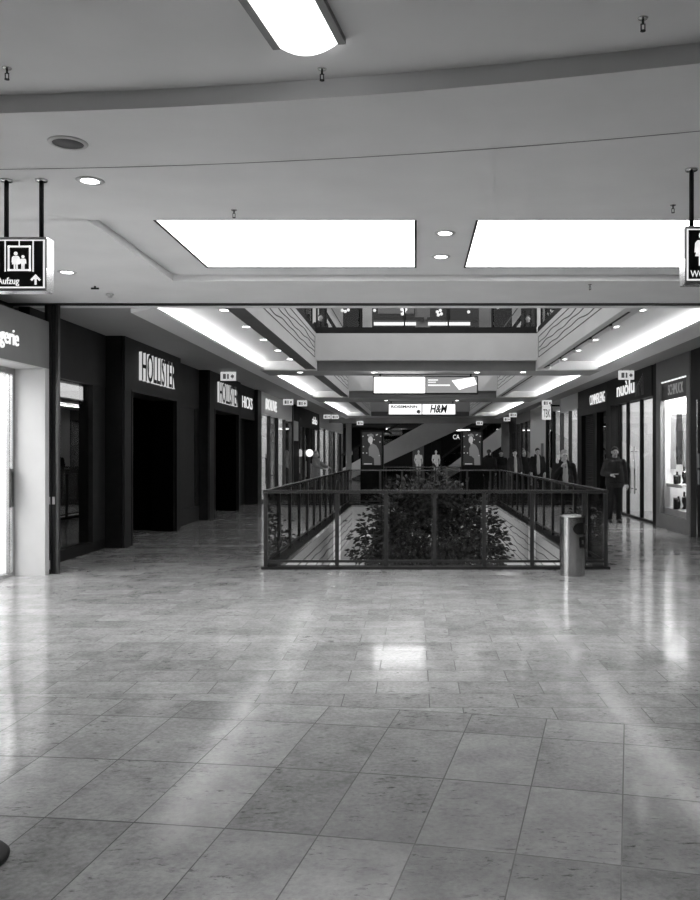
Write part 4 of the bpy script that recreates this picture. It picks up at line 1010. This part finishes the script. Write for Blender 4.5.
# ------------------------------------------------------------------ people
def bake(mb, name, m, parent, voxel, smooth=3):
    o = mb.build(name, m, None, recalc=True)
    r = o.modifiers.new('remesh', 'REMESH'); r.mode = 'VOXEL'; r.voxel_size = voxel
    s = o.modifiers.new('smooth', 'SMOOTH'); s.factor = .5; s.iterations = smooth
    dg = bpy.context.evaluated_depsgraph_get(); dg.update()
    me = bpy.data.meshes.new_from_object(o.evaluated_get(dg)); me.name = name
    for p in me.polygons: p.use_smooth = True
    bpy.data.objects.remove(o)
    q = bpy.data.objects.new(name, me); link(q); q.parent = parent
    return q
ARM_DOWN = ((.235, .03, 1.15), (.255, -.03, .9))
def person(label, x, y, height=1.74, face=0, z=0, arms=(ARM_DOWN, ARM_DOWN), legs=None, jacket='cloth_black', shirt=None, trousers='cloth_black', hair='hair_dark', hem=.80,
           vox=.018, fingers=False, turn=0, long_hair=False, collar=True, group=None, hold=None):
    """local frame: faces -Y, x>0 is the figure's left; arms = (right, left) as (elbow, wrist)"""
    t = thing('person', label, 'person', (0, 0, 0), group)
    legs = legs or ((( -.10, 0, .48), (-.10, .02, .08)), ((.10, -.03, .48), (.10, .0, .08)))
    hc = Vector((0, -.02, 1.62))
    def V(p): return Vector(p)
    sh = (V((-.185, 0, 1.42)), V((.185, 0, 1.42)))
    ar = []
    for s, (e, w) in zip((-1, 1), arms):
        ar.append((V((s * e[0], e[1], e[2])), V((s * w[0], w[1], w[2]))))
    # body (one continuous surface)
    b = MB()
    b.ball((0, 0, 1.25), (.155, .10, .24)).ball((0, 0, 1.36), (.17, .095, .13)).ball((0, .005, .98), (.15, .105, .15)).ball((0, 0, 1.1), (.135, .095, .16))
    b.limb((0, .01, 1.42), (0, 0, 1.55), .062, .055)
    b.ball(hc + V((0, .012, .02)), (.074, .092, .098)).ball(hc + V((0, -.022, -.045)), (.056, .062, .068))
    b.ball(hc + V((0, -.052, -.085)), (.026, .02, .02))
    b.limb(hc + V((0, -.083, .012)), hc + V((0, -.102, -.025)), .010, .0135)           # nose
    b.limb(hc + V((-.035, -.078, .028)), hc + V((.035, -.078, .028)), .011, .011)        # brow
    b.limb(hc + V((-.019, -.083, -.056)), hc + V((.019, -.083, -.056)), .0075, .0075)    # mouth
    for s in (-1, 1):
        b.ball(hc + V((s * .076, .012, 0)), (.011, .022, .034))
        b.ball(hc + V((s * .045, -.058, -.02)), (.026, .026, .024))
    hands = []
    for (s0, (e, w)), sd in zip(zip(sh, ar), (-1, 1)):
        b.limb(s0, e, .052, .043).limb(e, w, .041, .028)
        d = (w - e).normalized(); u = d.cross(V((0, 1, 0) if abs(d.y) < .8 else (0, 0, 1))).normalized(); k_ = u.cross(d).normalized()
        palm = w + d * .055
        b.limb(w + d * .015, palm + d * .02, .027, .033)
        across = k_ if abs(d.z) > .6 else u
        nrm = d.cross(across).normalized()
        inw = V((-sd, 0, 0)); 
        if nrm.dot(inw if abs(d.z) > .6 else V((0, 0, -1))) < 0: nrm = -nrm
        for i, (L, r) in enumerate(((.066, .0095), (.078, .01), (.072, .0095), (.056, .0085))):
            p0 = palm + d * .03 + across * (.026 - .0175 * i); p1 = p0 + d * L * .5 + nrm * .008; p2 = p1 + d * L * .38 + nrm * .026
            b.limb(p0, p1, r, r * .95).limb(p1, p2, r * .95, r * .8)
        th0 = w + d * .03 + across * .026; th1 = th0 + d * .035 + across * .024 + nrm * .008; b.limb(th0, th1, .0125, .0115).limb(th1, th1 + d * .03 + nrm * .01, .0115, .009)
        hands.append((palm, d, nrm))
    hips = (V((-.09, 0, .92)), V((.09, 0, .92)))
    lg = [(V(k), V(a)) for k, a in legs]
    for h0, (k, a) in zip(hips, lg):
        b.limb(h0, k, .085, .058).limb(k, a, .054, .036)
        b.limb(a + V((0, .02, -.035)), a + V((0, -.13, -.05)), .034, .026)
    body = bake(b, 'body', M['skin'], t, .0075 if fingers else vox * .7, 2)
    # trousers
    c = MB(); c.ball((0, .005, .95), (.168, .122, .13))
    for h0, (k, a) in zip(hips, lg): c.limb(h0, k, .1, .074).limb(k, a + V((0, 0, .0)), .072, .056)
    bake(c, 'trousers', M[trousers], t, vox)
    # jacket with sleeves, open-front panel handled by the shirt
    c = MB(); c.ball((0, .0, 1.25), (.195, .135, .25)).ball((0, 0, 1.38), (.205, .118, .105)).ball((0, .0, 1.05), (.19, .135, .2))
    c.limb((-.09, 0, hem + .13), (-.09, 0, 1.15), .135, .115).limb((.09, 0, hem + .13), (.09, 0, 1.15), .135, .115)
    for s0, (e, w) in zip(sh, ar):
        d = (w - e).normalized(); c.limb(s0 + V((0, 0, -.02)), e, .074, .068).limb(e, w - d * .01, .066, .047)
    if collar:
        for i in range(12):
            a0, a1 = 2 * PI * i / 12, 2 * PI * (i + 1) / 12
            if abs(a0 - 1.5 * PI) < .5: continue
            c.limb((.084 * math.cos(a0), .012 + .08 * math.sin(a0), 1.495 + .03 * math.sin(a0)), (.084 * math.cos(a1), .012 + .08 * math.sin(a1), 1.495 + .03 * math.sin(a1)), .032, .032)
    jk = bake(c, 'jacket', M[jacket], t, vox)
    if fingers:
        m2 = MB(); m2.box(-.006, .006, -.142, -.128, hem + .05, 1.40); m2.build('zip', M['dark'], t)
        m2 = MB(); m2.box(-.15, -.05, -.142, -.12, .92, .935).box(.05, .15, -.142, -.12, .92, .935); m2.build('pocket_flap', M['black'], t)
    if shirt:
        c = MB(); c.ball((0, -.055, 1.2), (.085, .102, .34)).limb((.01, -.06, .93), (0, -.06, 1.1), .09, .085)
        c.limb((-.03, -.06, 1.46), (.03, -.06, 1.46), .032, .032)
        bake(c, 'shirt', M[shirt], t, vox)
    for (k, a), sd in zip(lg, (-1, 1)):
        c = MB(); c.limb(a + V((0, .035, -.03)), a + V((0, -.12, -.045)), .046, .036).ball(a + V((0, -.14, -.05)), (.046, .06, .03)).box(a.x - .044, a.x + .044, a.y - .19, a.y + .08, a.z - .08, a.z - .055)
        bake(c, 'shoe', M['shoe'], t, .012, 2)
    c = MB(); c.ball(hc + V((0, .024, .056)), (.085, .094, .082))
    if long_hair: c.ball(hc + V((0, .06, -.06)), (.085, .05, .13))
    else: c.limb(hc + V((0, .07, -.03)), hc + V((0, .075, -.06)), .045, .035)
    hr = bake(c, 'hair', M[hair], t, .011, 2)
    # clear the face
    for s in (-1, 1): MB().ball(hc + V((s * .03, -.083, .006)), (.011, .006, .0065), seg=8).build('eye', M['black'], t)
    if hold:
        p, d, nn = hands[0]
        q = p + d * .05 + V((0, -.0, .028)); hm = MB(); hm.box(q.x - .02, q.x + .1, q.y - .05, q.y + .03, q.z, q.z + .012)
        ho = hm.build('paper', M['paper']); tag(ho, hold, 'paper')
    else: ho = None
    sc = height / 1.745
    t.location = (x, y, z); t.rotation_euler = (0, 0, face); t.scale = (sc, sc, sc)
    if ho:
        mw = Matrix.Translation((x, y, z)) @ Matrix.Rotation(face, 4, 'Z') @ Matrix.Scale(sc, 4)
        ho.data.transform(mw)
    return t
person('man in dark jacket and black trousers walking towards the camera by the brand shop', 4.63, 19.7, 1.74, -.06,
       arms=(((.265, .03, 1.13), (.13, -.2, 1.10)), ((.24, .04, 1.15), (.275, -.02, .89))), legs=(((-.10, -.06, .49), (-.12, -.02, .08)), ((.09, -.03, .48), (.06, -.16, .09))),
       jacket='cloth_char', trousers='cloth_black', hem=.76, vox=.013, fingers=True, hold='small white paper in the hand of the man walking by the brand shop')
person('grey haired man with dark open jacket and light shirt touching his chin by the railing', 3.05, 17.4, 1.66, .1,
       arms=(((.25, -.08, 1.13), (.11, -.19, 1.37)), ((.25, .03, 1.15), (.27, -.04, .9))), jacket='cloth_black', shirt='cloth_light', hair='hair_grey', vox=.013, fingers=True, hem=.8)
far = [('dark haired man in an open dark jacket with light shirt, under the pale wall panel', X_(537.5, 29.5), 29.5, 1.77, .1, 'cloth_black', 'cloth_light', 'hair_dark'),
       ('person in all dark clothes left of the man under the pale wall panel', X_(524, 32.5), 32.5, 1.70, .2, 'cloth_black', None, 'hair_grey'),
       ('person with open dark jacket over light top, third from the right totem', X_(514.7, 31), 31, 1.72, .15, 'cloth_char', 'cloth_light', 'hair_dark'),
       ('person in black, second to the right of the right poster totem', X_(501, 33), 33, 1.70, 0, 'cloth_black', None, 'hair_dark'),
       ('person in black seen from behind, close beside the right poster totem', X_(489, 30), 30, 1.72, PI - .2, 'cloth_black', None, 'hair_dark')]
for (lab, x, y, h, f, j, sh_, hr) in far:
    person(lab, x, y, h, f, jacket=j, shirt=sh_, hair=hr, vox=.02, arms=(((.235, .02, 1.15), (.23, -.09, .93)), ((.235, .02, 1.15), (.23, -.09, .93))))
person('woman in a pale grey coat leaning by the railing on the left side', X_(316, 29.5), 29.5, 1.68, PI / 2 - .3, arms=(((.26, -.1, 1.2), (.2, -.34, 1.12)), ((.24, -.16, 1.22), (.15, -.4, 1.16))),
       jacket='cloth_mid', trousers='cloth_char', hair='hair_grey', hem=.62, vox=.02, long_hair=True)
person('person in dark clothes at the left end of the storey above', X_(320.5, 28), 28, 1.74, .3, 4.44, vox=.022)
person('person in dark clothes at the right end of the storey above', X_(528, 28), 28, 1.7, -.3, 4.44, vox=.022)

# ------------------------------------------------------------------ light from outside the frame
w = bpy.data.worlds.new('world'); w.use_nodes = True; S.world = w
w.node_tree.nodes['Background'].inputs['Color'].default_value = (1, 1, 1, 1)
w.node_tree.nodes['Background'].inputs['Strength'].default_value = .6
for k, x in enumerate((-6.0, 6.5)):  # unseen point lights added to brighten the upper storey
    l = bpy.data.lights.new('upper_fill', 'POINT'); l.energy = 330; l.shadow_soft_size = .3
    o = bpy.data.objects.new('upper_fill', l); link(o); o.location = (x, 25.5, 8.4)
# unseen point lights added to brighten the storey below
for k, (x, y) in enumerate(((-1.0, 14), (1.5, 14.5), (-1, 23), (1.5, 23))):
    l = bpy.data.lights.new('lower_fill', 'POINT'); l.energy = 300; l.shadow_soft_size = .15
    o = bpy.data.objects.new('lower_fill', l); link(o); o.location = (x * 3.2, y, -1.3)

S.view_settings.view_transform = 'Standard'; S.view_settings.look = 'None'; S.view_settings.gamma = 1
S.view_settings.use_curve_mapping = False; S.view_settings.exposure = 0.8
S.cycles.max_bounces = 10; S.cycles.diffuse_bounces = 5; S.cycles.glossy_bounces = 5; S.cycles.transparent_max_bounces = 24
S.cycles.use_denoising = True; S.cycles.sample_clamp_indirect = 6
